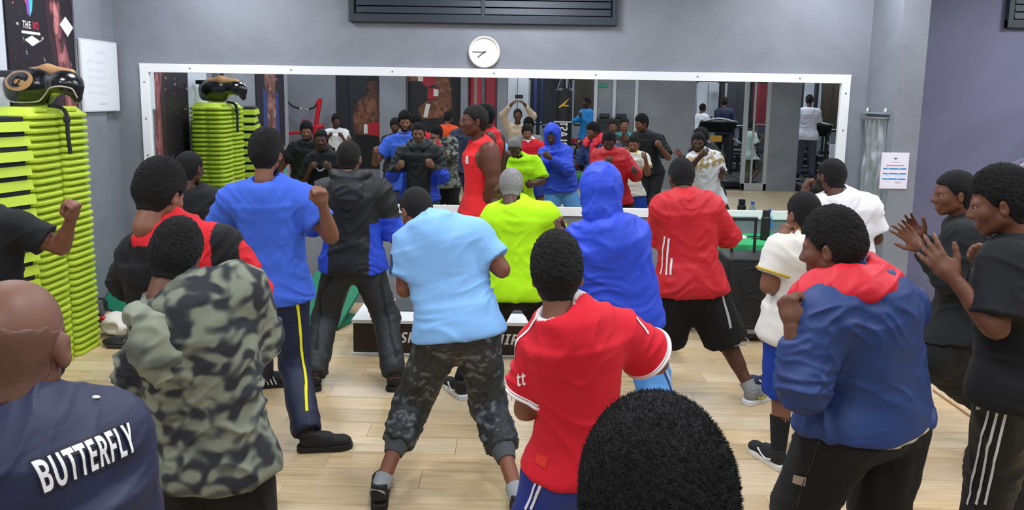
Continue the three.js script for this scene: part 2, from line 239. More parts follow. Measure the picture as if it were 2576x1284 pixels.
const hairMats = {}; const hairTone = dataTex(256, (u, v) => { const c = 205 + 60 * tnoise(u, v, 60, 2) + 45 * tnoise(u, v, 25, 6); return [c, c, c]; }, { repeat: [9, 9] }); const hairMat = c => hairMats[c] ??= new THREE.MeshStandardMaterial({ color: c, map: hairTone, roughness: 0.92, bumpMap: hairBump, bumpScale: 0.006 });
const plainMats = {}; const plain = (c, r = 0.75) => plainMats[c + '/' + r] ??= M(c, r);
const SKIN = { deep: 0x583a2c, dark: 0x6a4736, mid: 0x825844, tan: 0x9a6e56 };
function folds(amp, dir, fa = 4, fc = 16, sd = 0) {     // long soft creases that run along dir
  const a = dir.clone().normalize(), b = Math.abs(a.y) < 0.9 ? V(0, 1, 0).cross(a).normalize() : V(1, 0, 0), c = a.clone().cross(b);
  return (x, y, z) => { const u = x * a.x + y * a.y + z * a.z, v = x * b.x + y * b.y + z * b.z, w = x * c.x + y * c.y + z * c.z; const n1 = noise(u * fa + sd, v * fc, w * fc), n2 = noise(u * fa * 1.7 + 9 + sd, v * fc * 1.8, w * fc * 1.8); return amp * (1 / (1 + n1 * n1 * 12) - 0.45 + 0.25 * n2); };
}
const camoSoft = (base, mid, dark, f, sd) => p => { const w = 0.22 / f, x = p.x + w * noise(p.x * f, p.y * f, sd), y = p.y + w * noise(p.x * f, sd, p.z * f), a = noise((x - y * 0.6) * f + sd, (y + x * 0.3) * f * 1.5, p.z * f), b = noise(x * f * 1.7 + 4, y * f * 2.2 + sd, p.z * f * 1.7), m = smooth(-0.35, 0.5, b + a * 0.4), d = smooth(-0.25, 0.5, a + 0.4 * b); return [0, 1, 2].map(j => lerp(lerp(base[j], mid[j], m), dark[j], d)); };
const camo = (cols, f, sd, st = 1) => p => { const w = 0.35 / f, x = p.x + w * noise(p.x * f * 1.3, p.y * f * 1.3, sd), y = p.y + w * noise(p.x * f * 1.3, sd, p.z * f * 1.3), n = noise((x + y * 0.35) * f + sd, y * f * st, p.z * f) + 0.35 * noise(x * f * 2.1, y * f * 2.1 * st + sd, p.z * f * 2.1); const t = clamp((n + 1.0) / 2.0) * (cols.length - 0.001), i = Math.min(cols.length - 1, Math.floor(t)), k = smooth(0.75, 1.0, t - i), j2 = Math.min(cols.length - 1, i + 1); return [0, 1, 2].map(j => lerp(cols[i][j], cols[j2][j], k)); };

// ------------------------------------------------------------------ people
const LEN = { ua: 0.285, fa: 0.25, th: 0.43, sh: 0.42 };
const people = [];
function azDir(deg) { const a = deg * Math.PI / 180; return V(Math.sin(a), 0, -Math.cos(a)); }   // 0 looks at the mirror, 90 to the right-hand wall
/* spec: z distance of the hips, az where the body faces, joints as photo pixels [x, y, d] (d = metres beyond z, or 'n' / 'f': bent towards / away from the lens by the bone's length)
   or as vectors; joints left out take a standing guard pose */
function person(s) {
  const un = s.mirror ? (x, y, z) => MW(x, y, 2 * D - z) : W;
  const sc = s.scale ?? 1, fwd0 = azDir(s.az ?? 0), up = V(0, 1, 0), R0 = fwd0.clone().cross(up).normalize();
  const J = {}, at = (k, parent, len) => {
    const v = s[k]; if (!v) return null; if (v.isVector3) return v.clone();
    if (v[2] === 'n' || v[2] === 'f') {
      const p = J[parent], L = len * sc, o = V(0, CAM_H, 0), a = un(v[0], v[1], 1), dir = (s.mirror ? null : a.sub(o).normalize());
      if (dir) { const m = p.clone().sub(o), b = m.dot(dir), q = b * b - m.lengthSq() + L * L; const t = q < 0 ? b : b + (v[2] === 'f' ? 1 : -1) * Math.sqrt(q); return o.addScaledVector(dir, t); }
      return un(v[0], v[1], s.z);
    }
    return un(v[0], v[1], s.z + (v[2] || 0));
  };
  const off = (p, r, u, f, Rv = R0, Fv = fwd0) => p.clone().addScaledVector(Rv, r * sc).addScaledVector(up, u * sc).addScaledVector(Fv, f * sc);
  J.head = at('head') ; J.neck = at('neck') ?? off(J.head, 0, -0.2, -0.03);
  J.shL = at('shL') ?? off(J.neck, -0.175, -0.055, 0); J.shR = at('shR') ?? off(J.neck, 0.175, -0.055, 0);
  J.pel = at('pel') ?? off(J.neck, 0, -0.53, -0.02);
  const Rsh = J.shR.clone().sub(J.shL).normalize();
  J.elL = at('elL', 'shL', LEN.ua) ?? off(J.shL, -0.06, -0.25, 0.1); J.elR = at('elR', 'shR', LEN.ua) ?? off(J.shR, 0.06, -0.25, 0.1);
  J.wrL = at('wrL', 'elL', LEN.fa) ?? off(J.elL, 0.1, 0.18, 0.14); J.wrR = at('wrR', 'elR', LEN.fa) ?? off(J.elR, -0.1, 0.18, 0.14);
  for (const q of ['L', 'R']) {                             // keep real bone lengths where a joint is hidden behind the body
    for (const [a, b, l] of [['sh', 'el', LEN.ua], ['el', 'wr', LEN.fa]]) { const A = J[a + q], B = J[b + q], d = B.distanceTo(A), m = l * sc; if (d > m * 1.12 || d < m * 0.8) { B.sub(A).multiplyScalar(clamp(d, m * 0.8, m * 1.12) / d).add(A); } }
  }
  const Rh = s.hipAz !== undefined ? azDir(s.hipAz).cross(up).normalize() : R0;
  J.hpL = at('hpL') ?? off(J.pel, -0.095, -0.04, 0, Rh); J.hpR = at('hpR') ?? off(J.pel, 0.095, -0.04, 0, Rh);
  const fl = s.floor ?? 0, foot = k => { const v = s[k]; if (!v) return null; if (v.isVector3) return v.clone(); if (v.length > 2) return at(k); return s.mirror ? null : WY(v[0], v[1], fl + 0.085); };
  J.anL = foot('anL') ?? V(J.hpL.x - Rh.x * 0.06, fl + 0.085, J.hpL.z - Rh.z * 0.06); J.anR = foot('anR') ?? V(J.hpR.x + Rh.x * 0.06, fl + 0.085, J.hpR.z + Rh.z * 0.06);
  const kneeOf = (k, h, a) => at(k, h, LEN.th) ?? (() => { const A = J[h], B = J[a], m = A.clone().add(B).multiplyScalar(0.5), d = A.distanceTo(B), L = 0.43 * sc, bend = Math.sqrt(Math.max(0.0009, L * L - d * d / 4)); return m.addScaledVector(s.hipAz !== undefined ? azDir(s.hipAz) : fwd0, Math.min(bend, 0.25)); })();
  J.knL = kneeOf('knL', 'hpL', 'anL'); J.knR = kneeOf('knR', 'hpR', 'anR');
  const spine = J.neck.clone().sub(J.pel).normalize();
  const Fc = spine.clone().cross(Rsh).normalize(), Rc = Fc.clone().cross(spine).normalize(), Fh = spine.clone().lerp(up, 0.5).normalize().cross(Rh).normalize(), Rhh = Rh.clone();
  const P = { s, J, sc, Rc, Fc, Rh: Rhh, Fh, spine, up, fl, base: V(J.pel.x, fl, J.pel.z), cell: s.cell ?? clamp(s.z * 0.0025, 0.0066, 0.013) };
  const g = P.g = thing('person', s.label, 'person', P.base, 0, s.group);
  P.add = (name, geo, mat, parent = g, label) => { geo.translate(-P.base.x, -P.base.y, -P.base.z); geo.computeBoundingSphere(); return part(name, geo, mat, parent, label); };
  // head
  const hd = s.hd ?? {}, hf = azDir(hd.az ?? s.az ?? 0), pit = (hd.pitch ?? 8) * Math.PI / 180, hfw = hf.clone().multiplyScalar(Math.cos(pit)).addScaledVector(up, -Math.sin(pit)), hr = hf.clone().cross(up).applyAxisAngle(hfw, (hd.roll ?? 0) * Math.PI / 180).normalize(), hu = hr.clone().cross(hfw).normalize();
  const hs = (hd.size ?? 1) * Math.min(1, sc * 1.02), hm = P.hm = new THREE.Matrix4().makeBasis(hr.clone().multiplyScalar(-hs), hu.clone().multiplyScalar(hs), hfw.clone().multiplyScalar(hs)).setPosition(J.head);
  P.headPt = (x, y, z) => V(x, y, z).applyMatrix4(hm);
  // body
  const b = (s.bulk ?? 1) * sc, nb = P.headPt(0, -0.12, -0.045), bp = [];
  bp.push(capsule(J.neck.clone().addScaledVector(spine, -0.05), nb, 0.054 * b, 0.05 * sc, 0.04));
  const mid = mixV(J.pel, J.neck, 0.45);
  bp.push(trunk([{ c: J.pel.clone().addScaledVector(spine, -0.08 * sc), r: Rhh, f: Fh, w: 0.145 * b, d: 0.1 * b }, { c: mid, r: mixV(Rhh, Rc, 0.5), f: mixV(Fh, Fc, 0.5), w: 0.13 * b, d: 0.095 * b }, { c: mixV(J.pel, J.neck, 0.75), r: Rc, f: Fc, w: 0.16 * b, d: 0.115 * b }, { c: J.neck.clone().addScaledVector(spine, -0.045), r: Rc, f: Fc, w: 0.1 * b, d: 0.075 * b }], 0.05));
  const arms = s.arm ?? 1;
  for (const q of ['L', 'R']) {
    const sh = J['sh' + q], el = J['el' + q], wr = J['wr' + q];
    bp.push(capsule(J.neck.clone().addScaledVector(spine, -0.045), sh, 0.05 * b, 0.053 * b, 0.05), capsule(sh, el, 0.052 * b * arms, 0.04 * b * arms, 0.04), capsule(mixV(sh, el, 0.25), mixV(sh, el, 0.6), 0.055 * b * arms, 0.05 * b * arms, 0.03), capsule(el, wr, 0.04 * b * arms, 0.027 * b, 0.02), capsule(mixV(el, wr, 0.12), mixV(el, wr, 0.45), 0.043 * b * arms, 0.037 * b, 0.02));
    const hp = J['hp' + q], kn = J['kn' + q], an = J['an' + q], back = an.clone().sub(kn).normalize().cross(Rhh).normalize(); if (back.dot(Fh) > 0) back.negate();
    bp.push(capsule(hp, kn, 0.078 * b, 0.053 * b, 0.05), capsule(kn, an, 0.05 * b, 0.033 * b, 0.03), capsule(mixV(kn, an, 0.15).addScaledVector(back, 0.014), mixV(kn, an, 0.45).addScaledVector(back, 0.012), 0.05 * b, 0.042 * b, 0.03));
  }
  const bodyGeo = relax(meshSDF(bp, s.bare ? 0.009 : s.mirror ? 0.02 : s.z < 3.3 ? 0.0135 : 0.016), 1, 0.4), near = !s.mirror && s.z < 3.3, hc = near ? 0.0046 : s.mirror ? 0.008 : 0.0066, pieces = [bodyGeo, headGeo(hc).clone().applyMatrix4(hm)];
  for (const q of ['L', 'R']) {
    const el = J['el' + q], wr = J['wr' + q], zd = wr.clone().sub(el).normalize().applyAxisAngle(Rc, s['bend' + q] ?? 0), kind = s['hand' + q] ?? 'fist', chest = J.neck.clone().addScaledVector(spine, -0.25 * sc);
    let palm = s['palm' + q] ?? chest.sub(wr); palm = palm.clone().addScaledVector(zd, -palm.dot(zd)).normalize();
    const yd = palm.clone().negate(), xd = yd.clone().cross(zd), hsz = 1.02 * sc, m = new THREE.Matrix4().makeBasis(xd.multiplyScalar(hsz), yd.multiplyScalar(hsz), zd.multiplyScalar(hsz)).setPosition(wr);
    const hg = handGeo(kind, near && kind === 'open' ? 0.0042 : s.mirror ? 0.0075 : 0.0056).clone(); if (q === 'R' ? (s.flipR ?? false) : !(s.flipL ?? false)) { hg.scale(-1, 1, 1); const ix = hg.index.array; for (let i = 0; i < ix.length; i += 3) [ix[i], ix[i + 1]] = [ix[i + 1], ix[i]]; hg.computeVertexNormals(); }
    pieces.push(hg.applyMatrix4(m));
  }
  const skin = skinMat(s.skin ?? SKIN.dark);
  P.add('body', uvBox(joinIndexed(pieces)), skin);
  for (const q of [-1, 1]) { const e = eyeGeo.clone().translate(q * 0.032, -0.003, 0.0755).applyMatrix4(hm); P.add('eye', e, eyeMat); }
  if (s.hair !== 'none') P.hair = P.add('hair', uvBox(hairGeo(s.hair ?? 'short', s.hair === 'close' ? 0.004 : near ? 0.005 : s.mirror ? 0.009 : 0.0068).clone().applyMatrix4(hm)), s.hair === 'ring' ? skinMat(s.hairColor) : hairMat(s.hairColor ?? 0x14100e), g);
  if (s.beard) P.add('beard', uvBox(beardGeo(near ? 0.0048 : 0.006).clone().applyMatrix4(hm)), hairMat(s.hairColor ?? 0x14100e));
  people.push(P); return P;
}
const colorFn = c => typeof c === 'function' ? c : (v => () => v)(Array.isArray(c) ? c : lin(c));
/* a garment for the upper body: sl 'none' | 'short' | 'long', hem = metres below the hips, loose = metres of ease, wid = half widths at hem, waist, chest */
function top(P, o) {
  const { J, sc, Rc, Fc, Rh, Fh, spine } = P, b = (P.s.bulk ?? 1) * sc, e = o.loose ?? 0.02, wid = o.wid ?? [0.16 * b + e, 0.15 * b + e, 0.168 * b + e], dep = o.dep ?? [0.11 * b + e, 0.105 * b + e, 0.118 * b + e], hem = o.hem ?? 0.12;
  const dn = spine.clone().lerp(P.up, o.drop ?? 0.45).normalize(), cHip = J.pel.clone(), cHem = cHip.clone().addScaledVector(dn, -hem * sc), hs = o.hemTilt ?? V(0, 0, 0);
  const pr = [trunk([{ c: cHem.clone().add(hs).addScaledVector(dn, -0.03), r: Rh, f: Fh, w: wid[0], d: dep[0] }, { c: cHip, r: Rh, f: Fh, w: lerp(wid[0], wid[1], 0.35), d: lerp(dep[0], dep[1], 0.4) }, { c: mixV(J.pel, J.neck, 0.4), r: mixV(Rh, Rc, 0.5), f: mixV(Fh, Fc, 0.5), w: wid[1], d: dep[1] }, { c: mixV(J.pel, J.neck, 0.74).addScaledVector(Fc, -(o.hunch ?? 0)), r: Rc, f: Fc, w: wid[2], d: dep[2] }, { c: mixV(J.pel, J.neck, 0.93).addScaledVector(Fc, -(o.hunch ?? 0) * 0.8), r: Rc, f: Fc, w: wid[2] * 0.7, d: dep[2] * 0.78 }, { c: mixV(J.pel, J.neck, 1.0).addScaledVector(Fc, -(o.hunch ?? 0) * 0.5), r: Rc, f: Fc, w: wid[2] * 0.36, d: dep[2] * 0.5 }], 0.06)];
  const ub = mixV(J.pel, J.neck, 0.88).addScaledVector(Fc, -0.035 * b - (o.hunch ?? 0)); for (const q of ['L', 'R']) if (o.sl !== 'none') pr.push(capsule(ub, mixV(ub, J['sh' + q], 0.75), 0.075 * b + e * 0.6, 0.06 * b + e * 0.5, 0.07));
  if (P.legPrims) pr.push(...P.legPrims(o.over ?? 0.014)); { const hn = dn.clone(), hc = cHem.clone().add(hs); for (const q of pr) { if (q.hem) continue; const f0 = q.f; q.hem = true; q.f = (x, y, z) => Math.max(f0(x, y, z), -((x - hc.x) * hn.x + (y - hc.y) * hn.y + (z - hc.z) * hn.z)); } }
  const nk = J.neck.clone().addScaledVector(spine, -0.035 * sc);
  for (const q of ['L', 'R']) {
    const sh = J['sh' + q], el = J['el' + q], wr = J['wr' + q], arm = (P.s.arm ?? 1) * b;
    if (o.sl === 'none') { pr.push(capsule(nk.clone().addScaledVector(spine, -0.01), mixV(nk, sh, 0.55), 0.062 * b, 0.05 * b, 0.04)); continue; }
    pr.push(capsule(nk, sh, 0.056 * b + e * 0.5, 0.06 * b + e * 0.4, 0.06));
    if (o.sl === 'short') { const en = mixV(sh, el, o.slLen ?? 0.8); pr.push(sleeve(sh, en, 0.061 * b + e * 0.6, (0.058 + (o.flare ?? 0.018)) * arm + e * 0.5, 0.04)); }
    else { const se = e + (o.slLoose ?? 0); pr.push(capsule(sh, el, 0.058 * b + se * 0.7, 0.048 * arm + se * 0.8, 0.04), sleeve(el, mixV(el, wr, o.cuff ?? 0.97), 0.05 * arm + se * 0.75, 0.034 * arm + se * 0.35, 0.03)); }
  }
  if (o.collarUp) pr.push(trunk([{ c: nk, r: Rc, f: Fc, w: 0.085 * b, d: 0.085 * b }, { c: mixV(nk, P.headPt(0, -0.11, -0.045), o.collarUp), r: Rc, f: Fc, w: 0.068 * b, d: 0.07 * b }], 0.03));
  const nc = J.neck.clone().addScaledVector(spine, 0.03 * sc).addScaledVector(Fc, 0.03);
  if (o.sl === 'none') { // deep arm holes and neck line
    for (const q of ['L', 'R']) { const sh = J['sh' + q]; pr.push(ellipsoid(sh.clone().addScaledVector(spine, -0.06).addScaledVector(sh.clone().sub(nk).normalize(), 0.035), Rc, spine, Fc, 0.075 * b, 0.125 * b, 0.13 * b, 0.015, 'cut')); }
    pr.push(ellipsoid(nc.clone().addScaledVector(Fc, 0.05), Rc, spine, Fc, 0.085, 0.1, 0.11, 0.01, 'cut'));
  } else if (!o.collarUp && !o.hood) pr.push(capsule(nc.clone().addScaledVector(spine, -0.02), P.headPt(0, -0.12, -0.04), 0.064 * b, 0.064 * b, 0.01, 'cut'));
  let geo = relax(meshSDF(pr, P.cell), 1, 0.5);
  const am = (o.fold ?? 0.009) * 1.55, sd = o.seed ?? P.base.x * 7 + P.base.z, ln = o.lean ?? 0.9, ff = (o.ff ?? 7) / 7, ac = ['L', 'R'].map(q => J['el' + q]), Lz = n => 1 / (1 + n * n * 12) - 0.45, pc = J.pel;
  geo = displace(geo, (x, y, z) => {
    const dx = x - pc.x, dy = y - pc.y, dz = z - pc.z, u = dx * Rc.x + dy * Rc.y + dz * Rc.z, v = dx * spine.x + dy * spine.y + dz * spine.z, w = dx * Fc.x + dy * Fc.y + dz * Fc.z, wv = noise(u * 2.2 + sd, v * 2.2, w * 2.2);
    const a = Lz(noise(u * 1.8 + sd, v * 7.5 * ff + wv * 1.3, w * 1.8)) * smooth(0.34, 0.05, v), c = Lz(noise((v - Math.abs(u) * ln) * 6.5 * ff + sd * 2, Math.abs(u) * 2 + wv, w * 2)) * smooth(-0.05, 0.25, v) * 0.8, m = smooth(-0.5, 0.4, noise(u * 3 + 4, v * 3, w * 3 + sd));
    let d = am * (a + c) * (0.3 + 0.7 * m) + am * 0.45 * wv;
    if (o.sl === 'long') for (const e2 of ac) { const r = Math.hypot(x - e2.x, y - e2.y, z - e2.z); if (r < 0.18) d += (1 - r / 0.18) * am * Lz(noise(x * 5, y * 16 + sd, z * 5)) * 1.1; }
    return d; });
  const cf = colorFn(o.color), rc = o.rib !== undefined ? lin(o.rib) : null, na = P.headPt(0, -0.12, -0.04).sub(J.neck).normalize(), ribW = (o.ribR ?? 0.01) * 1.3;
  paint(geo, p => { if (rc && o.sl !== 'none' && !o.hood && !o.collarUp) { const q = p.clone().sub(nc), h = q.dot(na), r = q.addScaledVector(na, -h).length(); if (h > -0.06 && r < 0.064 * b + ribW) return rc; } return cf(p); }); uvBox(geo, P.base.x);
  P.topGeo = geo.clone();
  const m = P.top = P.add(o.name ?? 't_shirt', geo, o.mat ?? COTTON, P.g);
  if (o.neckRib !== false && o.sl !== 'none' && !o.collarUp && !o.hood) { // ribbed neck band
    const ax = P.headPt(0, -0.12, -0.04).sub(J.neck).normalize().lerp(spine, 0.4).normalize(), r1 = Rc.clone().addScaledVector(ax, -Rc.dot(ax)).normalize(), f1 = ax.clone().cross(r1).normalize(), c = J.neck.clone().addScaledVector(ax, 0.036 * sc).addScaledVector(Fc, 0.006), pts = []; for (let i = 0; i < 16; i++) { const a = i / 16 * 2 * Math.PI; pts.push(c.clone().addScaledVector(r1, Math.cos(a) * 0.063 * b).addScaledVector(f1, Math.sin(a) * 0.065 * b).addScaledVector(ax, -0.03 * Math.max(0, Math.sin(a)) + 0.006)); }
    P.add('neck_band', tube(pts, o.ribR ?? 0.01, 36, 7, true), plain(o.rib ?? (typeof o.color === 'number' ? o.color : 0x222222), 0.9), m);
  }
  return m;
}
/* trousers or shorts: len 'long' | 'shorts' | 'crop', end = share of thigh or shin where the leg stops */
function legs(P, o) {
  const { J, sc, Rh, Fh, spine } = P, b = (P.s.bulk ?? 1) * sc, e0 = o.loose ?? 0.02, e = e0, upv = spine.clone().lerp(P.up, 0.6).normalize();
  const hips = e => [trunk([{ c: J.pel.clone().addScaledVector(upv, -0.1 * sc), r: Rh, f: Fh, w: 0.145 * b + e, d: 0.1 * b + e * 0.8 }, { c: J.pel.clone().addScaledVector(upv, 0.07 * sc), r: Rh, f: Fh, w: 0.135 * b + e * 0.5, d: 0.095 * b + e * 0.4 }], 0.05), ellipsoid(J.pel.clone().addScaledVector(Fh, -0.055 * b).addScaledVector(upv, -0.08 * sc), Rh, upv, Fh, 0.125 * b + (e - e0), 0.1 * b + (e - e0), 0.08 * b + (e - e0), 0.05)];
  const thighs = e => ['L', 'R'].map(q => { const hp = J['hp' + q], kn = J['kn' + q]; return o.len === 'shorts' ? sleeve(hp, mixV(hp, kn, o.end ?? 0.92), 0.085 * b + e, (o.hemR ?? 0.085) * b + e, 0.06) : capsule(hp, kn, 0.085 * b + e, 0.06 * b + e, 0.06); });
  const pr = [...hips(e), ...thighs(e)];
  if (o.len !== 'shorts') for (const q of ['L', 'R']) { const kn = J['kn' + q], an = J['an' + q]; pr.push(sleeve(kn, mixV(kn, an, o.end ?? 0.96), 0.06 * b + e, (o.hemR ?? 0.05) * b + e * 0.8, 0.04)); }
  const f0 = (o.fold ?? 0.008); P.legPrims = x => [...hips(e + x + f0), ...thighs(e + x + f0)];
  const am = o.fold ?? 0.008; let geo = relax(meshSDF(pr, o.cell ?? P.cell * 1.6), 1, 0.5);
  const f1 = folds(am, upv.clone().addScaledVector(Rh, 0.5), 2, 7, 2 + P.base.x * 5), kns = ['L', 'R'].map(q => [J['kn' + q], J['an' + q]]);
  geo = displace(geo, (x, y, z) => { let d = f1(x, y, z); for (const [k, a] of kns) { const r = Math.hypot(x - k.x, y - k.y, z - k.z); if (r < 0.2) d += (1 - r / 0.2) * am * 1.1 * noise(x * 8, y * 30 + 3, z * 8); if (o.bunch && o.len !== 'shorts') { const c = mixV(k, a, (o.end ?? 0.96) - 0.12), q = Math.hypot(x - c.x, y - c.y, z - c.z); if (q < 0.2) d += (1 - q / 0.2) * o.bunch * (0.6 + noise(x * 7, y * 38, z * 7)); } } return d; });
  paint(geo, colorFn(o.color)); uvBox(geo, P.base.z);
  P.legGeo = geo.clone();
  P.legMesh = P.add(o.name ?? (o.len === 'shorts' ? 'shorts' : 'trousers'), geo, o.mat ?? COTTON, P.g);
  if (o.cuffs) for (const q of ['L', 'R']) { const a = mixV(J['kn' + q], J['an' + q], (o.end ?? 0.96) - 0.015), c = mixV(J['kn' + q], J['an' + q], (o.end ?? 0.96) + (o.cuffLen ?? 0.12)); P.add('cuff', rod(a, c, (o.hemR ?? 0.05) * b + e * 0.5 - 0.004, 20, 0.045 * b), plain(o.cuffs, 0.92), P.legMesh); }
  return P.legMesh;
}
/* shoes: color, sole, mark 'stripes' | 'swoosh', az of the toes (pair), sock colour and share of the shin it covers */
function shoes(P, o) {
  ['L', 'R'].forEach((q, i) => {
    const an = P.J['an' + q], kn = P.J['kn' + q], az = (o.az ?? [P.s.az ?? 0, P.s.az ?? 0])[i], f = azDir(az), pitch = (o.pitch ?? [0, 0])[i], k = (o.size ?? 1) * P.sc, up = V(0, 1, 0), r = f.clone().cross(up);
    const m = new THREE.Matrix4().makeBasis(r.clone().negate().multiplyScalar(k), up.clone().multiplyScalar(k), f.clone().multiplyScalar(k)), pos = V(an.x, o.lift?.[i] ?? P.fl, an.z).addScaledVector(f, 0.045 * k);
    if (pitch) m.premultiply(new THREE.Matrix4().makeRotationAxis(r.clone().normalize(), -pitch * Math.PI / 180));
    m.setPosition(pos); const T = g => g.clone().applyMatrix4(m);
    const sh = P.add('shoe', T(shoeUpper(P.s.mirror || P.s.z < 3 ? 0.012 : 0.0078)), plain(o.color ?? 0x151515, 0.7)); P.add('sole', T(soleGeo), plain(o.sole ?? 0xd8d8d4, 0.7), sh); P.add('laces', T(laceGeo), plain(o.lace ?? o.color ?? 0x1a1a1a, 0.9), sh);
    const mk = Array.isArray(o.mark) ? o.mark[i] : o.mark; for (const sd of [-1, 1]) if (mk) P.add('side_mark', T(mk === 'stripes' ? stripesGeo(sd) : swooshGeo(sd)), plain(o.markColor ?? 0xe8e8e4, 0.7), sh);
    const st = o.sock ?? 0.15; P.add('sock', rod(mixV(an, kn, -0.05), mixV(an, kn, st), 0.039 * P.sc * (P.s.bulk ?? 1), 16, lerp(0.04, 0.058, clamp(st * 1.6)) * P.sc * (P.s.bulk ?? 1)), plain(o.sockColor ?? 0x1a1a1a, 0.95));
  });
}
// a patch of print or a stripe that lies on a garment: four corners given as photo pixels are dropped on the cloth, then the patch is pressed on along its own normal
function bvhOf(geo) { return geo.boundsTree_ ??= new MeshBVH(geo); }
const ray = new THREE.Ray();
function hitPix(geo, px, py) { ray.origin.set(0, CAM_H, 0); ray.direction.copy(rayDir(px, py)); const h = bvhOf(geo).raycastFirst(ray, THREE.DoubleSide); return h ? h.point.clone() : null; }
function press(P, geo, c4, nu, nv, name, mat, parent, lift = 0.003) {
  const n = c4[1].clone().sub(c4[0]).cross(c4[3].clone().sub(c4[0])).normalize(); const toCam = n.z < 0 ? n.negate() : n;
  const g = new THREE.PlaneGeometry(1, 1, nu, nv), A = g.attributes.position, U = g.attributes.uv;
  const nn = (P.pressDir ?? toCam).clone().normalize();
  for (let i = 0; i < A.count; i++) {
    const u = U.getX(i), v = 1 - U.getY(i), p = mixV(mixV(c4[0], c4[1], u), mixV(c4[3], c4[2], u), v);
    ray.origin.copy(p).addScaledVector(nn, 0.25); ray.direction.copy(nn).negate();
    const h = bvhOf(geo).raycastFirst(ray, THREE.DoubleSide); const q = h && h.distance < 0.5 ? h.point : p; q.addScaledVector(nn, lift); A.setXYZ(i, q.x, q.y, q.z);
  }
  g.computeVertexNormals();
  return P.add(name, g, mat, parent);
}
function pressPix(P, geo, pix, nu, nv, name, mat, parent, lift) { const c = pix.map(([x, y]) => hitPix(geo, x, y)); if (c.some(q => !q)) { console.log('press miss', name, P.s.label, c.map(q => !!q)); return null; } return press(P, geo, c, nu, nv, name, mat, parent, lift); }
function stripe(P, geo, pix, width, name, mat, parent, nv = 30) { // pix: a run of pixels down the middle of the stripe
  const pts = pix.map(([x, y]) => hitPix(geo, x, y)).filter(Boolean); if (pts.length < 2) { console.log('stripe miss', name, P.s.label); return null; }
  const curve = new THREE.CatmullRomCurve3(pts), A = [], I = [], n = nv;
  for (let i = 0; i <= n; i++) {
    const p = curve.getPoint(i / n), t = curve.getTangent(i / n), bt = bvhOf(geo), hit = bt.closestPointToPoint(p), f = hit ? hit.faceIndex : 0, ix = geo.index.array, a = V().fromBufferAttribute(geo.attributes.normal, ix[f * 3]), side = t.clone().cross(a).normalize();
    for (const q of [-0.5, -0.17, 0.17, 0.5]) { const w = p.clone().addScaledVector(side, q * width), h = bt.closestPointToPoint(w), nm = V().fromBufferAttribute(geo.attributes.normal, ix[h.faceIndex * 3]); A.push(...h.point.clone().addScaledVector(nm, 0.003).toArray()); }
    if (i) for (let k = 0; k < 3; k++) { const o = (i - 1) * 4 + k; I.push(o, o + 1, o + 4, o + 1, o + 5, o + 4); }
  }
  const g = new THREE.BufferGeometry(); g.setAttribute('position', new THREE.Float32BufferAttribute(A, 3)); g.setIndex(I); g.computeVertexNormals();
  return P.add(name, g, mat, parent);
}
function sleeveBand(P, q, k, r, color) {                 // a ring that follows the sleeve's own surface
  const sh = P.J['sh' + q], el = P.J['el' + q], d = el.clone().sub(sh).normalize(), c = mixV(sh, el, k), a = d.clone().cross(P.Fc).normalize(), b2 = d.clone().cross(a), pts = [];
  for (let i = 0; i < 22; i++) { const t = i / 22 * 2 * Math.PI, dir = a.clone().multiplyScalar(Math.cos(t)).addScaledVector(b2, Math.sin(t)); ray.origin.copy(c).addScaledVector(dir, 0.12); ray.direction.copy(dir).negate(); const h = bvhOf(P.topGeo).raycastFirst(ray, THREE.DoubleSide); pts.push(h && h.distance < 0.1 ? h.point.clone().addScaledVector(dir, 0.001) : c.clone().addScaledVector(dir, 0.085)); }
  return P.add('sleeve_band', tube(pts, r, 60, 6, true), plain(color, 0.85), P.top);
}
// ------------------------------------------------------------------ room shell
const onX = (px, py, x) => { const d = rayDir(px, py); return V(0, CAM_H, 0).addScaledVector(d, x / d.x); };
const LX = -3.8, RX = 9.8, ZB = -D, ZP = 2.62, ZE = 9.6;      // left wall, right-hand wall, mirror wall, partition to the weights hall, far end
const wallTex = dataTex(512, (u, v) => { const n = tnoise(u, v, 3, 1) * 5 + tnoise(u, v, 9, 2) * 3 + tnoise(u, v, 60, 3) * 2; return [131 + n, 135 + n, 143 + n]; }, { repeat: [0.35, 0.35] });
const wallBump = dataTex(256, (u, v) => { const c = 128 + 60 * tnoise(u, v, 30, 1) + 50 * tnoise(u, v, 80, 4); return [c, c, c]; }, { data: true, repeat: [2, 2] });
const wallMat = M(0xffffff, 0.62, { map: wallTex, bumpMap: wallBump, bumpScale: 0.0015 }), purpleMat = M(0xd2cdf0, 0.62, { map: wallTex, bumpMap: wallBump, bumpScale: 0.0015 });
const T = 0.16;
const planarUV = g => { const P = g.attributes.position, N = g.attributes.normal, U = []; for (let i = 0; i < P.count; i++) { const nx = Math.abs(N.getX(i)), ny = Math.abs(N.getY(i)); U.push(nx > 0.5 ? P.getZ(i) : P.getX(i), ny > 0.5 ? P.getZ(i) : P.getY(i)); } g.setAttribute('uv', new THREE.Float32BufferAttribute(U, 2)); return g; };
const slab = (x0, x1, y0, y1, z0, z1) => planarUV(box(x1 - x0, y1 - y0, z1 - z0, (x0 + x1) / 2, (y0 + y1) / 2, (z0 + z1) / 2));
const pilX0 = W(2175, 300, D).x, pilZ = ZB + 0.55, pilX1 = W(2316, 300, D - 0.55).x;
struct('wall_back', slab(LX - T, pilX1 - 0.05, 0, CEIL, ZB - T, ZB), wallMat);
struct('wall_back_alcove', slab(pilX1 - 0.05, RX + T, 0, CEIL, ZB - T, ZB), purpleMat);
struct('pillar', slab(pilX0, pilX1, 0, CEIL, ZB, pilZ), wallMat);
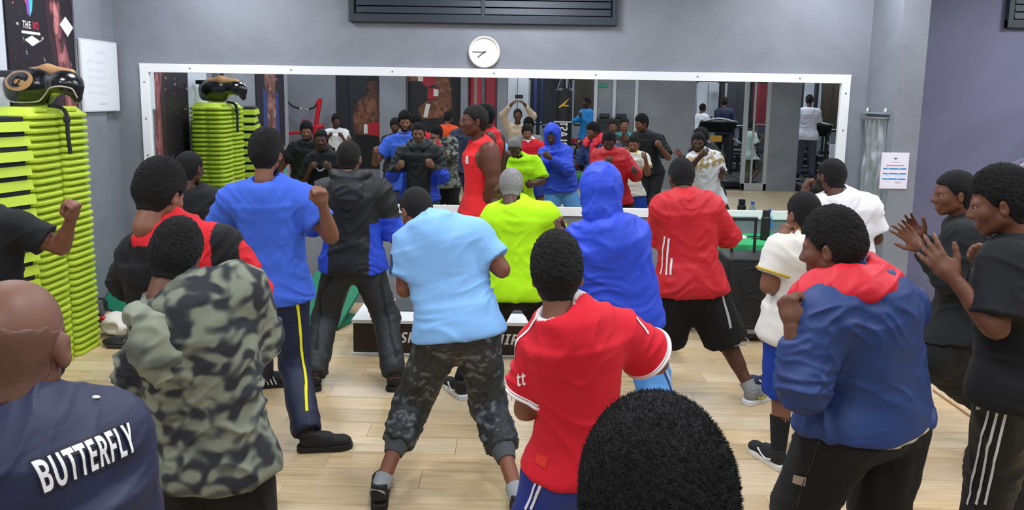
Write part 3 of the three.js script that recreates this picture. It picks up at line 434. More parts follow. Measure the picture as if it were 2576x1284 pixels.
struct('wall_left', slab(LX - T, LX, 0, CEIL, ZB, -1.95), wallMat);
struct('wall_left_return', slab(-5.7, LX, 0, CEIL, -1.95, -1.95 + T), wallMat);
struct('wall_left_rear', slab(-5.7 - T, -5.7, 0, CEIL, -1.95, ZE), wallMat);
struct('wall_right', slab(RX, RX + T, 0, CEIL, ZB, ZE), wallMat);
struct('wall_far', slab(-5.7, RX, 0, CEIL, ZE, ZE + T), wallMat);
struct('ceiling', slab(-6, RX + 0.3, CEIL, CEIL + T, ZB - 0.2, ZE + 0.2), M(0x66686c, 0.9));
struct('pilaster', slab(LX, LX + 0.03, 0, CEIL, ZB + 0.25, -6.36), wallMat);
// partition between the training room and the weights hall, seen in the mirror
const pX = px => (px - VPX) * (2 * D + ZP) / F;
const partition = (n, a, b, m = wallMat) => struct(n, slab(pX(a), pX(b), 0, CEIL, ZP, ZP + 0.2), m);
partition('wall_rear', 640, 1278, wallMat); partition('wall_rear_middle', 1496, 1745); partition('wall_rear_end', 1932, 2006); partition('wall_rear_corner', 2200, 2402);
struct('column', slab(pX(966), pX(1030), 0, CEIL, ZP - 0.4, ZP), wallMat);
struct('column_001', slab(pX(1163), pX(1180), 0, CEIL, ZP - 0.3, ZP), wallMat);
struct('column_002', slab(pX(1252), pX(1276), 0, CEIL, ZP - 0.12, ZP), wallMat);
struct('trim_1', merge([1496, 1542, 1597].map(p => box(0.07, CEIL - 0.2, 0.05, pX(p), (CEIL - 0.2) / 2, ZP - 0.02))), M(0xc9cbd0, 0.5));
// floor: laminate planks that run along the mirror wall
struct('floor_base', slab(-5.9, RX + 0.2, -0.12, -0.012, ZB - 0.1, ZE + 0.1), M(0x6d6250, 0.9));
const woodTex = dataTex(512, (u, v) => { const g = tnoise(u, v, 2, 1) * 0.5 + noise(u * 3, v * 46, 1) * 0.6 + noise(u * 7, v * 130, 4) * 0.4 + noise(u * 26, v * 300, 9) * 0.16, s = smooth(0.35, 1.0, noise(u * 1.5, v * 17, 7)); const k = g * 15 - s * 24; return [212 + k, 191 + k * 1.05, 155 + k * 1.15]; });
const PWID = 0.19, PLEN = 1.25, plankGeos = [];
for (let i = 0; i < 8; i++) { const g = rbox(PLEN - 0.0015, 0.012, PWID - 0.0015, 0.0018, 0, -0.006, 0, 1), P = g.attributes.position, U = []; for (let j = 0; j < P.count; j++) U.push(P.getX(j) / 1.6 + i * 0.37, P.getZ(j) / 1.6 + i * 0.1213 + 0.05); g.setAttribute('uv', new THREE.Float32BufferAttribute(U, 2)); plankGeos.push(g); }
const plankMats = [0xffffff, 0xf7f4ee, 0xeee9df, 0xfaf2e4].map(c => new THREE.MeshPhysicalMaterial({ color: c, map: woodTex, roughness: 0.36, clearcoat: 0.15, clearcoatRoughness: 0.3 }));
const floor = new THREE.Group(); floor.name = 'floor'; floor.userData.kind = 'structure'; scene.add(floor);
{
  const rest = []; let cnt = 0;
  for (let r = 0; r * PWID < D + ZP; r++) {
    const z = ZB + (r + 0.5) * PWID, shift = (r * 0.437 % 1) * PLEN;
    for (let c = -6; c < 8; c++) {
      const x = c * PLEN + shift - 0.4, x0 = x - PLEN / 2, x1 = x + PLEN / 2; if (x1 < -5.6 || x0 > RX - 0.2) continue; if (z < -2 && x1 < LX - 0.2) continue;
      const d = -z, seen = d > 2.9 && x1 > (-1306 * d / F) - 0.1 && x0 < 1270 * d / F + 0.1 && x0 > LX - 0.7, k = (r * 5 + c * 3 + 40) % 8, mk = (r * 7 + c * 5 + 60) % 4;
      if (seen && cnt < 300) { const m = part('plank', plankGeos[k], plankMats[mk], floor); m.position.set(x, 0, z); cnt++; } else rest.push(plankGeos[k].clone().translate(x, 0, z));
    }
  }
  const m = part('planking', merge(rest), plankMats[1], floor); m.userData.kind = 'stuff';
}
const rubber = struct('floor_rubber', slab(-5.7, RX, -0.012, 0, ZP, ZE), M(0x2a2b2d, 0.85));
struct('floor_turf', rbox(2.6, 0.012, 4.4, 0.004, 2.2, -0.002, 6.0), M(0x2c7a3e, 0.95));
// dark mat on the floor with a pale wooden edge, by the right-hand wall
{ const a = WY(2348, 985, 0), b = WY(2455, 1060, 0); const t = thing('floor_mat', 'black rubber floor mat with a pale wooden edging strip', 'mat', V((a.x + 3.6) / 2 + 0.42, 0, a.z + 0.25)); part('rubber_sheet', rbox(1.5, 0.012, 1.25, 0.004, 0.3, 0.006, -0.02), M(0x17181a, 0.9), t); part('edging', rod(a.clone().sub(t.position).setY(0.01), b.clone().sub(t.position).setY(0.01), 0.007, 6), M(0xb98f63, 0.6), t); }

// ------------------------------------------------------------------ the wall mirror
{
  const tl = W(352, 159, D - 0.02), tr = W(2140, 189, D - 0.02), x0 = tl.x, x1 = tr.x, y1 = (tl.y + tr.y) / 2, y0 = (W(1000, 536, D - 0.02).y + W(1980, 552, D - 0.02).y) / 2, fw = 0.078, w = x1 - x0, h = y1 - y0;
  const t = thing('wall_mirror', 'long wall mirror in a white screwed board frame', 'mirror', V((x0 + x1) / 2, y0, ZB));
  part('glass', box(w - 0.06, h - 0.06, 0.006, 0, h / 2, 0.008), new THREE.MeshStandardMaterial({ color: 0xe2e8e8, metalness: 1, roughness: 0.0 }), t, 'silvered mirror glass');
  const white = M(0xeef0f0, 0.45), screw = M(0x8a8d90, 0.35, { metalness: 0.8 });
  const board = (len, x, y, turn) => { const s = new THREE.Shape(); s.moveTo(-len / 2, fw / 2); s.lineTo(len / 2, fw / 2); s.lineTo(len / 2 - fw, -fw / 2); s.lineTo(-len / 2 + fw, -fw / 2); s.closePath(); const g = new THREE.ExtrudeGeometry(s, { depth: 0.022, bevelEnabled: true, bevelSize: 0.0015, bevelThickness: 0.0015, bevelSegments: 1 }); g.rotateZ(turn).translate(x, y, 0.012); const b = part('frame_board', g, white, t); const n = Math.max(4, Math.round(len / 0.95)); for (let i = 0; i < n; i++) { const u = (i + 0.5) / n * len - len / 2; part('screw', new THREE.CylinderGeometry(0.0075, 0.0075, 0.004, 10).rotateX(Math.PI / 2).translate(x + Math.cos(turn) * u, y + Math.sin(turn) * u, 0.037), screw, b); } };
  board(w, 0, h - fw / 2, 0); board(w, 0, fw / 2, Math.PI); board(h, -w / 2 + fw / 2, h / 2, Math.PI / 2); board(h, w / 2 - fw / 2, h / 2, -Math.PI / 2);
}
// ------------------------------------------------------------------ wall clock
{
  const c = W(1218, 131, D - 0.04), t = thing('wall_clock', 'round white wall clock with thin black hands above the mirror', 'clock', V(c.x, c.y, ZB + 0.001)), r = 0.147;
  part('case', new THREE.LatheGeometry([[0, 0], [r, 0], [r, 0.03], [r - 0.006, 0.042], [r - 0.018, 0.04], [r - 0.022, 0.028], [0, 0.028]].map(p => new THREE.Vector2(...p)), 56).rotateX(Math.PI / 2), M(0xe9e2d6, 0.35, { metalness: 0.1 }), t, 'pale gold clock rim');
  const face = canvasTex(512, 512, (x) => { x.fillStyle = '#f3f4f2'; x.fillRect(0, 0, 512, 512); x.translate(256, 256); x.fillStyle = '#8b8f92'; x.strokeStyle = '#a9adaf'; x.font = '30px sans-serif'; x.textAlign = 'center'; x.textBaseline = 'middle'; for (let i = 1; i <= 12; i++) { const a = i * Math.PI / 6; x.font = i % 3 ? '26px sans-serif' : 'bold 36px sans-serif'; x.fillText(String(i), Math.sin(a) * 196, -Math.cos(a) * 196); } for (let i = 0; i < 60; i++) { const a = i * Math.PI / 30; x.lineWidth = i % 5 ? 1.5 : 4; x.beginPath(); x.moveTo(Math.sin(a) * 228, -Math.cos(a) * 228); x.lineTo(Math.sin(a) * 240, -Math.cos(a) * 240); x.stroke(); } });
  part('dial', new THREE.CircleGeometry(r - 0.021, 48).translate(0, 0, 0.0295), M(0xffffff, 0.4, { map: face }), t);
  const hand = (len, w, ang, z) => part('clock_hand', box(w, len, 0.002, 0, len / 2 - 0.018, 0).rotateZ(-ang).translate(0, 0, z), M(0x23262a, 0.5), t);
  hand(0.13, 0.0055, 1.5 * Math.PI + 0.01, 0.033); hand(0.095, 0.007, (7.72 / 12) * 2 * Math.PI, 0.036);
  part('hub', cyl(0.006, 0.006, 0.006, 0, 0, 0, 12).rotateX(Math.PI / 2).translate(0, 0, 0.038), M(0x23262a, 0.5), t);
}
// ------------------------------------------------------------------ ventilation grilles
function grille(x0, x1, y0, y1, cols, slats, label) {
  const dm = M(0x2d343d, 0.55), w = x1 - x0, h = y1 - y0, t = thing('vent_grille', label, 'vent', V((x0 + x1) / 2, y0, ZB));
  part('shade_backing', box(w - 0.02, h - 0.02, 0.006, 0, h / 2, 0.006), dm, t);  // dark sheet added so the gaps between slats read as deep shade
  for (const [a, b, c, d] of [[w, 0.075, 0, 0.0375], [w, 0.05, 0, h - 0.025]]) part('grille_frame', rbox(a, b, 0.05, 0.006, c, d, 0.03), dm, t);
  for (const s of [-1, 1]) part('grille_frame', rbox(0.05, h, 0.056, 0.006, s * (w / 2 - 0.025), h / 2, 0.032), dm, t);
  const cw = (w - 0.1) / cols, sl = rbox(cw - 0.03, 0.06, 0.008, 0.002).rotateX(-0.22);
  for (let c = 0; c < cols; c++) { if (c) part('mullion', rbox(0.035, h - 0.08, 0.046, 0.005, -w / 2 + 0.05 + c * cw, h / 2, 0.03), dm, t); for (let i = 0; i < slats; i++) { const m = part('slat', sl, dm, t); m.position.set(-w / 2 + 0.05 + (c + 0.5) * cw, 0.112 + i * 0.067, 0.036); } }
}
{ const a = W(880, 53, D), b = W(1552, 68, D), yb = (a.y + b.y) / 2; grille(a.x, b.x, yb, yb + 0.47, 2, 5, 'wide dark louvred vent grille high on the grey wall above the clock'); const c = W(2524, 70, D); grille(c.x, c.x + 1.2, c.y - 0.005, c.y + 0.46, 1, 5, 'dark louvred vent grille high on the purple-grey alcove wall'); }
// notice on the pillar
{
  const c = W(2249, 430, D - 0.55), w = W(2286, 430, D - 0.55).x - W(2217, 430, D - 0.55).x, h = w * 1.33;
  const tex = canvasTex(360, 480, (x) => { x.fillStyle = '#ece9f4'; x.fillRect(0, 0, 360, 480); x.strokeStyle = '#c9c6d8'; x.lineWidth = 3; x.strokeRect(18, 20, 324, 430); x.fillStyle = '#5d6485'; x.beginPath(); x.moveTo(150, 60); x.lineTo(212, 60); x.lineTo(182, 92); x.fill(); x.fillRect(128, 118, 120, 6); x.fillStyle = '#c8485f'; x.font = 'bold 22px sans-serif'; for (let i = 0; i < 9; i++) x.fillRect(62 + i * 27, 160, 22, 14); x.fillStyle = '#1688c8'; for (const y of [202, 268, 342]) x.fillRect(24, y, 312, 20); x.fillStyle = '#9ad2f0'; for (const y of [208, 274, 348]) { x.fillRect(70, y, 46, 7); x.fillRect(214, y, 44, 7); } x.fillStyle = '#b88ab8'; for (const y of [306, 380]) { x.fillRect(60, y, 64, 5); x.fillRect(196, y, 88, 5); } x.fillRect(190, 394, 96, 5); x.fillRect(206, 408, 70, 5); });
  const t = thing('notice_sign', 'white notice sheet with blue bars on the grey pillar', 'sign', V(c.x, c.y, pilZ)); part('board', rbox(w, h, 0.008, 0.003, 0, 0, 0.005), M(0xe8e6f0, 0.6), t); part('print', new THREE.PlaneGeometry(w * 0.97, h * 0.97).translate(0, 0, 0.0098), M(0xffffff, 0.55, { map: tex }), t);
}
// moulded stone-look panel in relief on the side of the pillar: ledge, two small finials and a wavy face
{
  const y1 = onX(2180, 287, pilX0).y, zc = ZB + 0.26, t = thing('relief_panel', 'grey wavy relief panel under a thin ledge on the side of the pillar', 'wall panel', V(pilX0, 0, zc));
  const g = new THREE.PlaneGeometry(0.36, y1 - 0.12, 40, 160), P = g.attributes.position; for (let i = 0; i < P.count; i++) { const x = P.getX(i), y = P.getY(i), e = smooth(0.18, 0.165, Math.abs(x)); P.setZ(i, e * (0.02 + 0.017 * Math.sin(x * 62 + 2.6 * noise(x * 5, y * 2.2, 1)) + 0.006 * noise(x * 22, y * 6, 3))); } g.computeVertexNormals(); g.rotateY(-Math.PI / 2).translate(-0.004, y1 / 2 + 0.04, 0);
  part('relief', g, M(0x9aa0a4, 0.3, { metalness: 0.35 }), t); part('ledge', merge([rbox(0.05, 0.016, 0.44, 0.005, -0.03, y1 + 0.012, 0), rbox(0.04, 0.016, 0.42, 0.005, -0.025, y1 - 0.028, 0)]), M(0x9aa0a3, 0.35, { metalness: 0.3 }), t);
  for (const s of [-1, 1]) part('finial', new THREE.LatheGeometry([[0, 0], [0.012, 0.003], [0.014, 0.014], [0.009, 0.03], [0.003, 0.042], [0, 0.045]].map(p => new THREE.Vector2(...p)), 14).translate(-0.022, y1 + 0.02, s * 0.17), M(0xc6cbcc, 0.4), t);
}
// pale feathered mural print at the edge of the alcove wall
{ const c = W(2600, 530, D), tex = canvasTex(512, 512, (x) => { x.fillStyle = '#77738d'; x.fillRect(0, 0, 512, 512); x.translate(256, 256); for (let i = 0; i < 500; i++) { const a = i * 2.4, r = 8 + i * 0.46; const k = 150 + (i * 37 % 90); x.fillStyle = `rgb(${k},${k},${k + 8})`; x.beginPath(); x.ellipse(Math.cos(a) * r, Math.sin(a) * r, 18, 7, a + 1.2, 0, 7); x.fill(); } });
  const t = thing('wall_print', 'round grey feathered print on the purple-grey alcove wall', 'print', V(c.x, c.y, ZB)); part('panel', cyl(0.52, 0.52, 0.012, 0, 0, 0, 48).rotateX(Math.PI / 2).translate(0, 0, 0.007), M(0xffffff, 0.6, { map: tex }), t); }
// ------------------------------------------------------------------ left wall: whiteboard, posters, panel
{
  const a = onX(192, 95, LX + 0.03), b = onX(312, 118, LX + 0.03), y0 = onX(197, 283, LX + 0.03).y, z0 = a.z, z1 = ZB + 0.06, w = Math.abs(z1 - z0), h = a.y - y0;
  const tex = canvasTex(512, 512, (x) => { x.fillStyle = '#e9ecf0'; x.fillRect(0, 0, 512, 512); x.strokeStyle = '#c3c9d6'; x.lineWidth = 3; const sc = (x0, y, n, am) => { x.beginPath(); for (let i = 0; i < n; i++) x.lineTo(x0 + i * 5, y + Math.sin(i * 1.9) * am + Math.sin(i * 0.7) * am); x.stroke(); }; sc(190, 80, 32, 9); for (const y of [150, 210, 265, 320, 380]) { sc(60, y, 22, 6); sc(190, y + 6, 30, 7); } x.strokeStyle = '#7d8796'; sc(200, 466, 26, 4); });
  const t = thing('whiteboard', 'white marker board with faint writing on the side wall', 'whiteboard', V(LX + 0.035, y0, (z0 + z1) / 2)); part('frame', rbox(0.022, h, w, 0.006, 0.011, h / 2, 0), M(0xd3d6d8, 0.4), t); part('writing_surface', new THREE.PlaneGeometry(w - 0.03, h - 0.03).rotateY(Math.PI / 2).translate(0.0228, h / 2, 0), M(0xffffff, 0.3, { map: tex }), t);
}
function poster(px, label, pos, w, h, turn, draw, cat = 'poster') { const tex = canvasTex(512, Math.min(1024, Math.round(512 * h / w)), draw), t = thing('poster', label, cat, pos, turn); part('sheet', rbox(w, h, 0.012, 0.003, 0, h / 2, 0.01), M(0x18181b, 0.6), t); part('print', new THREE.PlaneGeometry(w - 0.01, h - 0.01).translate(0, h / 2, 0.0168), M(0xffffff, 0.5, { map: tex }), t); return t; }
const speck = (x, w, h, n, cols) => { let s = 5; const r = () => (s = (s * 16807) % 2147483647) / 2147483647; for (let i = 0; i < n; i++) { x.fillStyle = cols[i % cols.length]; const a = 2 + r() * 6; x.save(); x.translate(r() * w, r() * h); x.rotate(r() * 3); x.fillRect(-a / 2, -a, a, a * 2); x.restore(); } };
const flesh = (x, cx, cy, rx, ry, n, tones, sd = 3) => { const q = () => (sd = (sd * 16807) % 2147483647) / 2147483647; x.globalAlpha = 0.5; for (let i = 0; i < n; i++) { const a = q() * 6.28, k = Math.sqrt(q()); x.fillStyle = tones[i % tones.length]; x.beginPath(); x.ellipse(cx + Math.cos(a) * rx * k, cy + Math.sin(a) * ry * k, 8 + q() * rx * 0.22, 8 + q() * ry * 0.16, q() * 3, 0, 7); x.fill(); } x.globalAlpha = 1; };
const blob = (x, c, pts) => { x.fillStyle = c; x.beginPath(); pts.forEach(([a, b], i) => i ? x.lineTo(a, b) : x.moveTo(a, b)); x.closePath(); x.fill(); };
{
  const a = onX(12, 80, LX), b = onX(187, 80, LX), w = Math.abs(a.z - b.z), h = 2.5;
  poster(0, 'dark gym poster with a pink and cyan emblem by the whiteboard', V(LX, 0.75, (a.z + b.z) / 2), w, h, Math.PI / 2, (x, W_, H_) => {
    x.fillStyle = '#221b24'; x.fillRect(0, 0, W_, H_); speck(x, W_, H_, 130, ['#c9bcae', '#b5764d', '#6c4a5c', '#8d8894']);
    const Y = H_ * 0.30 - 30; // the sheet's visible upper half
    blob(x, '#3a252c', [[250, 0], [360, 0], [400, Y - 40], [380, Y + 40], [420, Y + 120], [470, Y + 210], [500, H_ * 0.6], [470, H_], [300, H_], [330, Y + 180], [290, Y + 60]]);
    blob(x, '#8a4c50', [[330, Y - 60], [372, Y - 20], [362, Y + 60], [430, Y + 150], [480, Y + 260], [470, Y + 420], [420, H_ * 0.9], [372, H_ * 0.9], [392, Y + 260], [352, Y + 150], [338, Y + 40]]);
    let sd = 11; const r = () => (sd = (sd * 16807) % 2147483647) / 2147483647; const tones = ['#b5696b', '#6d3a40', '#d08a86', '#50303a', '#9c5a5c']; for (let i = 0; i < 90; i++) { const t = r(), yy = Y - 50 + t * (H_ * 0.62), cx = 350 + Math.min(90, t * 190) + (r() - 0.5) * 60; x.globalAlpha = 0.55; x.fillStyle = tones[i % 5]; x.beginPath(); x.ellipse(cx, yy, 8 + r() * 14, 14 + r() * 26, 0.4 - r() * 0.8, 0, 7); x.fill(); } x.globalAlpha = 1;
    const E = Y - 62; blob(x, '#e63f78', [[98, E - 90], [122, E - 108], [120, E - 60], [150, E - 78], [150, E + 40], [128, E + 10], [118, E - 30], [96, E - 50]]); blob(x, '#8a56b8', [[140, E - 100], [160, E - 100], [160, E + 60], [140, E + 50]]); blob(x, '#4fc6c8', [[160, E - 78], [186, E - 60], [182, E - 100], [212, E - 70], [206, E - 30], [188, E], [178, E + 40], [160, E + 60]]);
    x.fillStyle = '#f0f0f0'; x.font = 'bold 32px sans-serif'; x.fillText('THE', 104, E + 98); x.fillStyle = '#d0324a'; x.fillText('NO', 172, E + 98); x.fillStyle = '#e8e8e8'; x.fillRect(94, E + 106, 130, 9); blob(x, '#e9edf0', [[110, E + 134], [165, E + 118], [222, E + 134], [165, E + 152]]); blob(x, '#e9edf0', [[380, Y + 8], [430, Y - 22], [490, Y + 12], [440, Y + 46]]); blob(x, '#e9edf0', [[180, E - 140], [220, E - 170], [250, E - 140], [220, E - 118]]);
  });
  solo('poster_board', rbox(0.014, 2.5, 0.5, 0.003), M(0xd2d6df, 0.5), 'plain pale board on the side wall beside the dark gym poster', 'board', V(LX + 0.012, 2.0, a.z + 0.28));
}
{
  const t = thing('fuse_box', 'grey electrical panel box with a black strip on the side wall', 'electrical panel', V(LX, 2.02, -4.55)); part('case', rbox(0.07, 0.5, 0.42, 0.008, 0.035, 0.25, 0), M(0x7c8388, 0.5), t); part('strip', rbox(0.012, 0.42, 0.1, 0.003, 0.074, 0.25, -0.12), M(0x15171a, 0.6), t);
  poster(0, 'tall dark body-building poster with a red and white logo on the side wall', V(LX, 0.5, -2.66), 1.28, 2.55, Math.PI / 2, (x, w, h) => { x.fillStyle = '#1c1824'; x.fillRect(0, 0, w, h); speck(x, w, h, 60, ['#3a2b3a', '#4c3340']); blob(x, '#6b463f', [[190, 60], [330, 60], [380, 240], [350, 460], [370, 760], [300, 900], [200, 900], [150, 700], [190, 460], [150, 240]]); blob(x, '#a9776a', [[230, 120], [300, 120], [310, 330], [270, 400], [220, 330]]); flesh(x, 262, 460, 90, 380, 110, ['#a9776a', '#5a3a38', '#7d564c', '#c99a8a', '#43302f'], 9); blob(x, '#2b3f77', [[330, 420], [400, 380], [410, 900], [340, 900]]); blob(x, '#2b3f77', [[120, 420], [180, 400], [170, 900], [110, 900]]); x.fillStyle = '#d22c3c'; x.fillRect(60, 120, 50, 60); x.fillStyle = '#ececec'; x.fillRect(16, 120, 40, 60); x.fillRect(20, 215, 130, 22); blob(x, '#2fb3b6', [[0, 760], [50, 760], [50, 1000], [0, 1000]]); blob(x, '#c3263c', [[56, 820], [96, 820], [96, 1000], [56, 1000]]); });
}
// ------------------------------------------------------------------ hoods and other extra pieces of clothing
function hoodDown(P, c, k = 1, sh = V(0, 0, 0), collar = false) {        // a hood lying in folds on the back of the neck
  const { J, Rc, Fc, spine } = P, b = P.sc * k, n = J.neck.clone().add(sh.clone().applyMatrix4(new THREE.Matrix4().makeBasis(Rc, spine, Fc))), at = (r, u, f) => n.clone().addScaledVector(Rc, r * b).addScaledVector(spine, u * b).addScaledVector(Fc, f * b);
  const pr = [], arc = [[-0.06, -0.035, 0.1], [-0.1, 0.0, 0.03], [-0.095, 0.02, -0.05], [-0.05, 0.015, -0.105], [0, 0.0, -0.12], [0.05, 0.015, -0.105], [0.095, 0.02, -0.05], [0.1, 0.0, 0.03], [0.06, -0.035, 0.1]];
  for (let i = 0; i + 1 < arc.length; i++) pr.push(capsule(at(...arc[i]), at(...arc[i + 1]), 0.034 * b, 0.034 * b, 0.02));
  if (collar) { for (let i = 0; i + 1 < arc.length; i++) { const dn = p => [p[0] * 1.42, p[1] - 0.055, p[2] * 1.36]; pr.push(capsule(at(...dn(arc[i])), at(...dn(arc[i + 1])), 0.034 * b, 0.034 * b, 0.06)); } }
  else pr.push(ellipsoid(at(0, -0.075, -0.125), Rc, spine, Fc, 0.105 * b, 0.085 * b, 0.05 * b, 0.04), ellipsoid(at(0.0, -0.14, -0.13), Rc, spine, Fc, 0.06 * b, 0.06 * b, 0.035 * b, 0.04));
  let g = relax(meshSDF(pr, P.cell * 0.9), 1, 0.5); const f = folds(0.009, Rc.clone().addScaledVector(spine, 0.3), 4, 10, 3); g = displace(g, (x, y, z) => f(x, y, z));
  paint(g, colorFn(c)); uvBox(g); return P.add('hood', g, P.top.material, P.top);
}
function hoodUp(P, c) {                                  // a pointed hood drawn over the head, open at the face
  const h = P.headPt, pr = [], q = (x, y, z, r, k = 0.05) => { const p = h(x, y, z); return ball(p.x, p.y, p.z, r, r, r, k); };
  pr.push(q(0, 0.035, -0.018, 0.117), q(0, 0.075, -0.035, 0.095), q(0, 0.12, -0.03, 0.05, 0.06), q(0, -0.06, -0.02, 0.103), q(0, -0.13, -0.025, 0.098, 0.06));
  const f = h(0, -0.015, 0.16); pr.push({ ...ball(f.x, f.y, f.z, 0.105, 0.115, 0.105, 0.02, 'cut') });
  let g = relax(meshSDF(pr, P.cell * 0.9), 1, 0.5); const fo = folds(0.009, V(0.6, 1, 0.2), 3, 8, 8); g = displace(g, (x, y, z) => fo(x, y, z) + 0.0015 * noise(x * 18, y * 26, z * 18));
  paint(g, colorFn(c)); uvBox(g); return P.add('hood', g, P.top.material, P.top);
}
function bib(P, c) {                                     // contrast placket at the throat
  const { J, Rc, Fc, spine } = P, n = J.neck, g = meshSDF([capsule(n.clone().addScaledVector(Fc, 0.13).addScaledVector(spine, -0.05), n.clone().addScaledVector(Fc, 0.22).addScaledVector(spine, -0.24), 0.06, 0.04, 0.02)], 0.008);
  paint(g, colorFn(c)); uvBox(g); return P.add('placket', g, P.top.material, P.top);
}
function leggings(P, c) { const { J } = P, b = (P.s.bulk ?? 1) * P.sc, pr = []; for (const q of ['L', 'R']) { const hp = J['hp' + q], kn = J['kn' + q], an = J['an' + q]; pr.push(capsule(mixV(hp, kn, 0.5), kn, 0.078 * b, 0.062 * b, 0.02), sleeve(kn, mixV(kn, an, 0.12), 0.062 * b, 0.062 * b, 0.02)); } const g = relax(meshSDF(pr, P.cell), 1, 0.5); paint(g, colorFn(c)); uvBox(g); return P.add('leggings', g, COTTON, P.g); }
// ------------------------------------------------------------------ the class, seen from behind and again in the mirror
const inBox = (p, P, r, u, f) => { const d = p.clone().sub(P.J.pel); return [d.dot(P.Rc), d.dot(P.spine), d.dot(P.Fc)]; };   // across, up and forward of the hips
const textTex = (txt, w, h, fg, o = {}) => canvasTex(w, h, (x) => { x.clearRect(0, 0, w, h); x.font = o.font ?? `bold ${h * 0.9}px sans-serif`; x.textAlign = 'center'; x.textBaseline = 'middle'; const m = x.measureText(txt).width; x.translate(w / 2, h / 2); x.scale((w * 0.96) / m, o.sy ?? 1.15); if (o.edge) { x.lineWidth = h * 0.12; x.strokeStyle = o.edge; x.lineJoin = 'round'; x.strokeText(txt, 0, 0); } x.fillStyle = fg; x.fillText(txt, 0, 0); });
const printMat = tex => new THREE.MeshStandardMaterial({ map: tex, transparent: true, alphaTest: 0.5, roughness: 0.7, side: THREE.DoubleSide });
const flat = (c, r = 0.8) => M(c, r, { side: THREE.DoubleSide });

// blue T-shirt
{ const P = person({ label: 'person in a bright blue T-shirt and navy track trousers with a yellow side stripe', z: 4.35, az: 5, skin: SKIN.mid, hair: 'afro', hairColor: 0x171210, beard: true, bulk: 1.12,
    head: [673, 388, 0], neck: [677, 462, 0], hd: { az: 10, pitch: 4 }, shL: [583, 503, -0.02], shR: [762, 500, 0], elL: [540, 600, 0.1], wrL: [585, 530, 'f'], elR: [832, 596, -0.04], wrR: [812, 515, 'n'], palmR: V(-0.4, 0, -1),
    pel: [694, 705, 0.02], hpL: [660, 745, 0.05], hpR: [728, 745, 0], knL: [652, 860, 0.35], knR: [742, 925, -0.05], anL: [655, 945], anR: [775, 1098] });
  legs(P, { color: 0x0f1836, loose: 0.022, hemR: 0.062, mat: NYLON, fold: 0.006 });
  top(P, { sl: 'short', color: 0x3f68d8, rib: 0x3860cc, hem: 0.1, loose: 0.028, wid: [0.178, 0.185, 0.205], fold: 0.008, slLen: 0.64 });

  const ym = flat(0xe9e21e); stripe(P, P.legGeo, [[742, 742], [752, 800], [757, 870], [766, 930], [770, 1000], [772, 1035]], 0.016, 'side_stripe', ym, P.legMesh);
  shoes(P, { color: 0x141414, sole: 0x1c1c1c, az: [75, 80], mark: ['stripes', null], markColor: 0xd8dcdc, sockColor: 0x2b1a12 });
}
// black and blue hooded jacket
{ const bl = lin(0x14161a), bu = lin(0x1f46c8); let P;
  P = person({ label: 'person in a black hooded jacket with royal blue side panels and dark grey trousers', z: 5.2, az: 3, skin: SKIN.mid, hair: 'fade', hairColor: 0x1b1512,
    head: [879, 398, 0], neck: [884, 452, 0], shL: [818, 478, 0], shR: [955, 478, 0], elL: [782, 575, 0.1], wrL: [835, 520, 'f'], elR: [988, 578, 0.05], wrR: [965, 520, 'f'],
    pel: [888, 640, 0], hpL: [857, 668, 0], hpR: [920, 668, 0], knL: [818, 800, 0.05], knR: [972, 800, 0.0], anL: [792, 950], anR: [990, 950], bulk: 1.08 });
  legs(P, { color: 0x26292c, loose: 0.03, hemR: 0.05, mat: NYLON, bunch: 0.012, fold: 0.008 });
  top(P, { name: 'jacket', sl: 'long', hem: 0.1, loose: 0.034, wid: [0.205, 0.195, 0.2], mat: NYLON, hood: true, fold: 0.011, color: p => { const [r, u] = inBox(p, P); const arm = Math.abs(r) > 0.2 && u > 0.12; return (Math.abs(r) > 0.145 && u < 0.24 && !(r < 0 && u > 0.3)) || (arm && p.y < P.J.elR.y + 0.1 && r > 0) ? bu : bl; } });
  hoodDown(P, 0x1c1f24, 1.12, V(0, 0.02, 0));

  for (const [a, b] of [[[960, 680], [1000, 900]], [[836, 690], [795, 880]]]) stripe(P, P.legGeo, [a, [(a[0] + b[0]) / 2 + (a[0] > 900 ? 14 : -12), (a[1] + b[1]) / 2 - 30], b], 0.03, 'side_panel', flat(0x16181a), P.legMesh);
  shoes(P, { color: 0x111112, sole: 0x151515, az: [-20, 15], sock: 0.1, sockColor: 0x6b4330 });
}
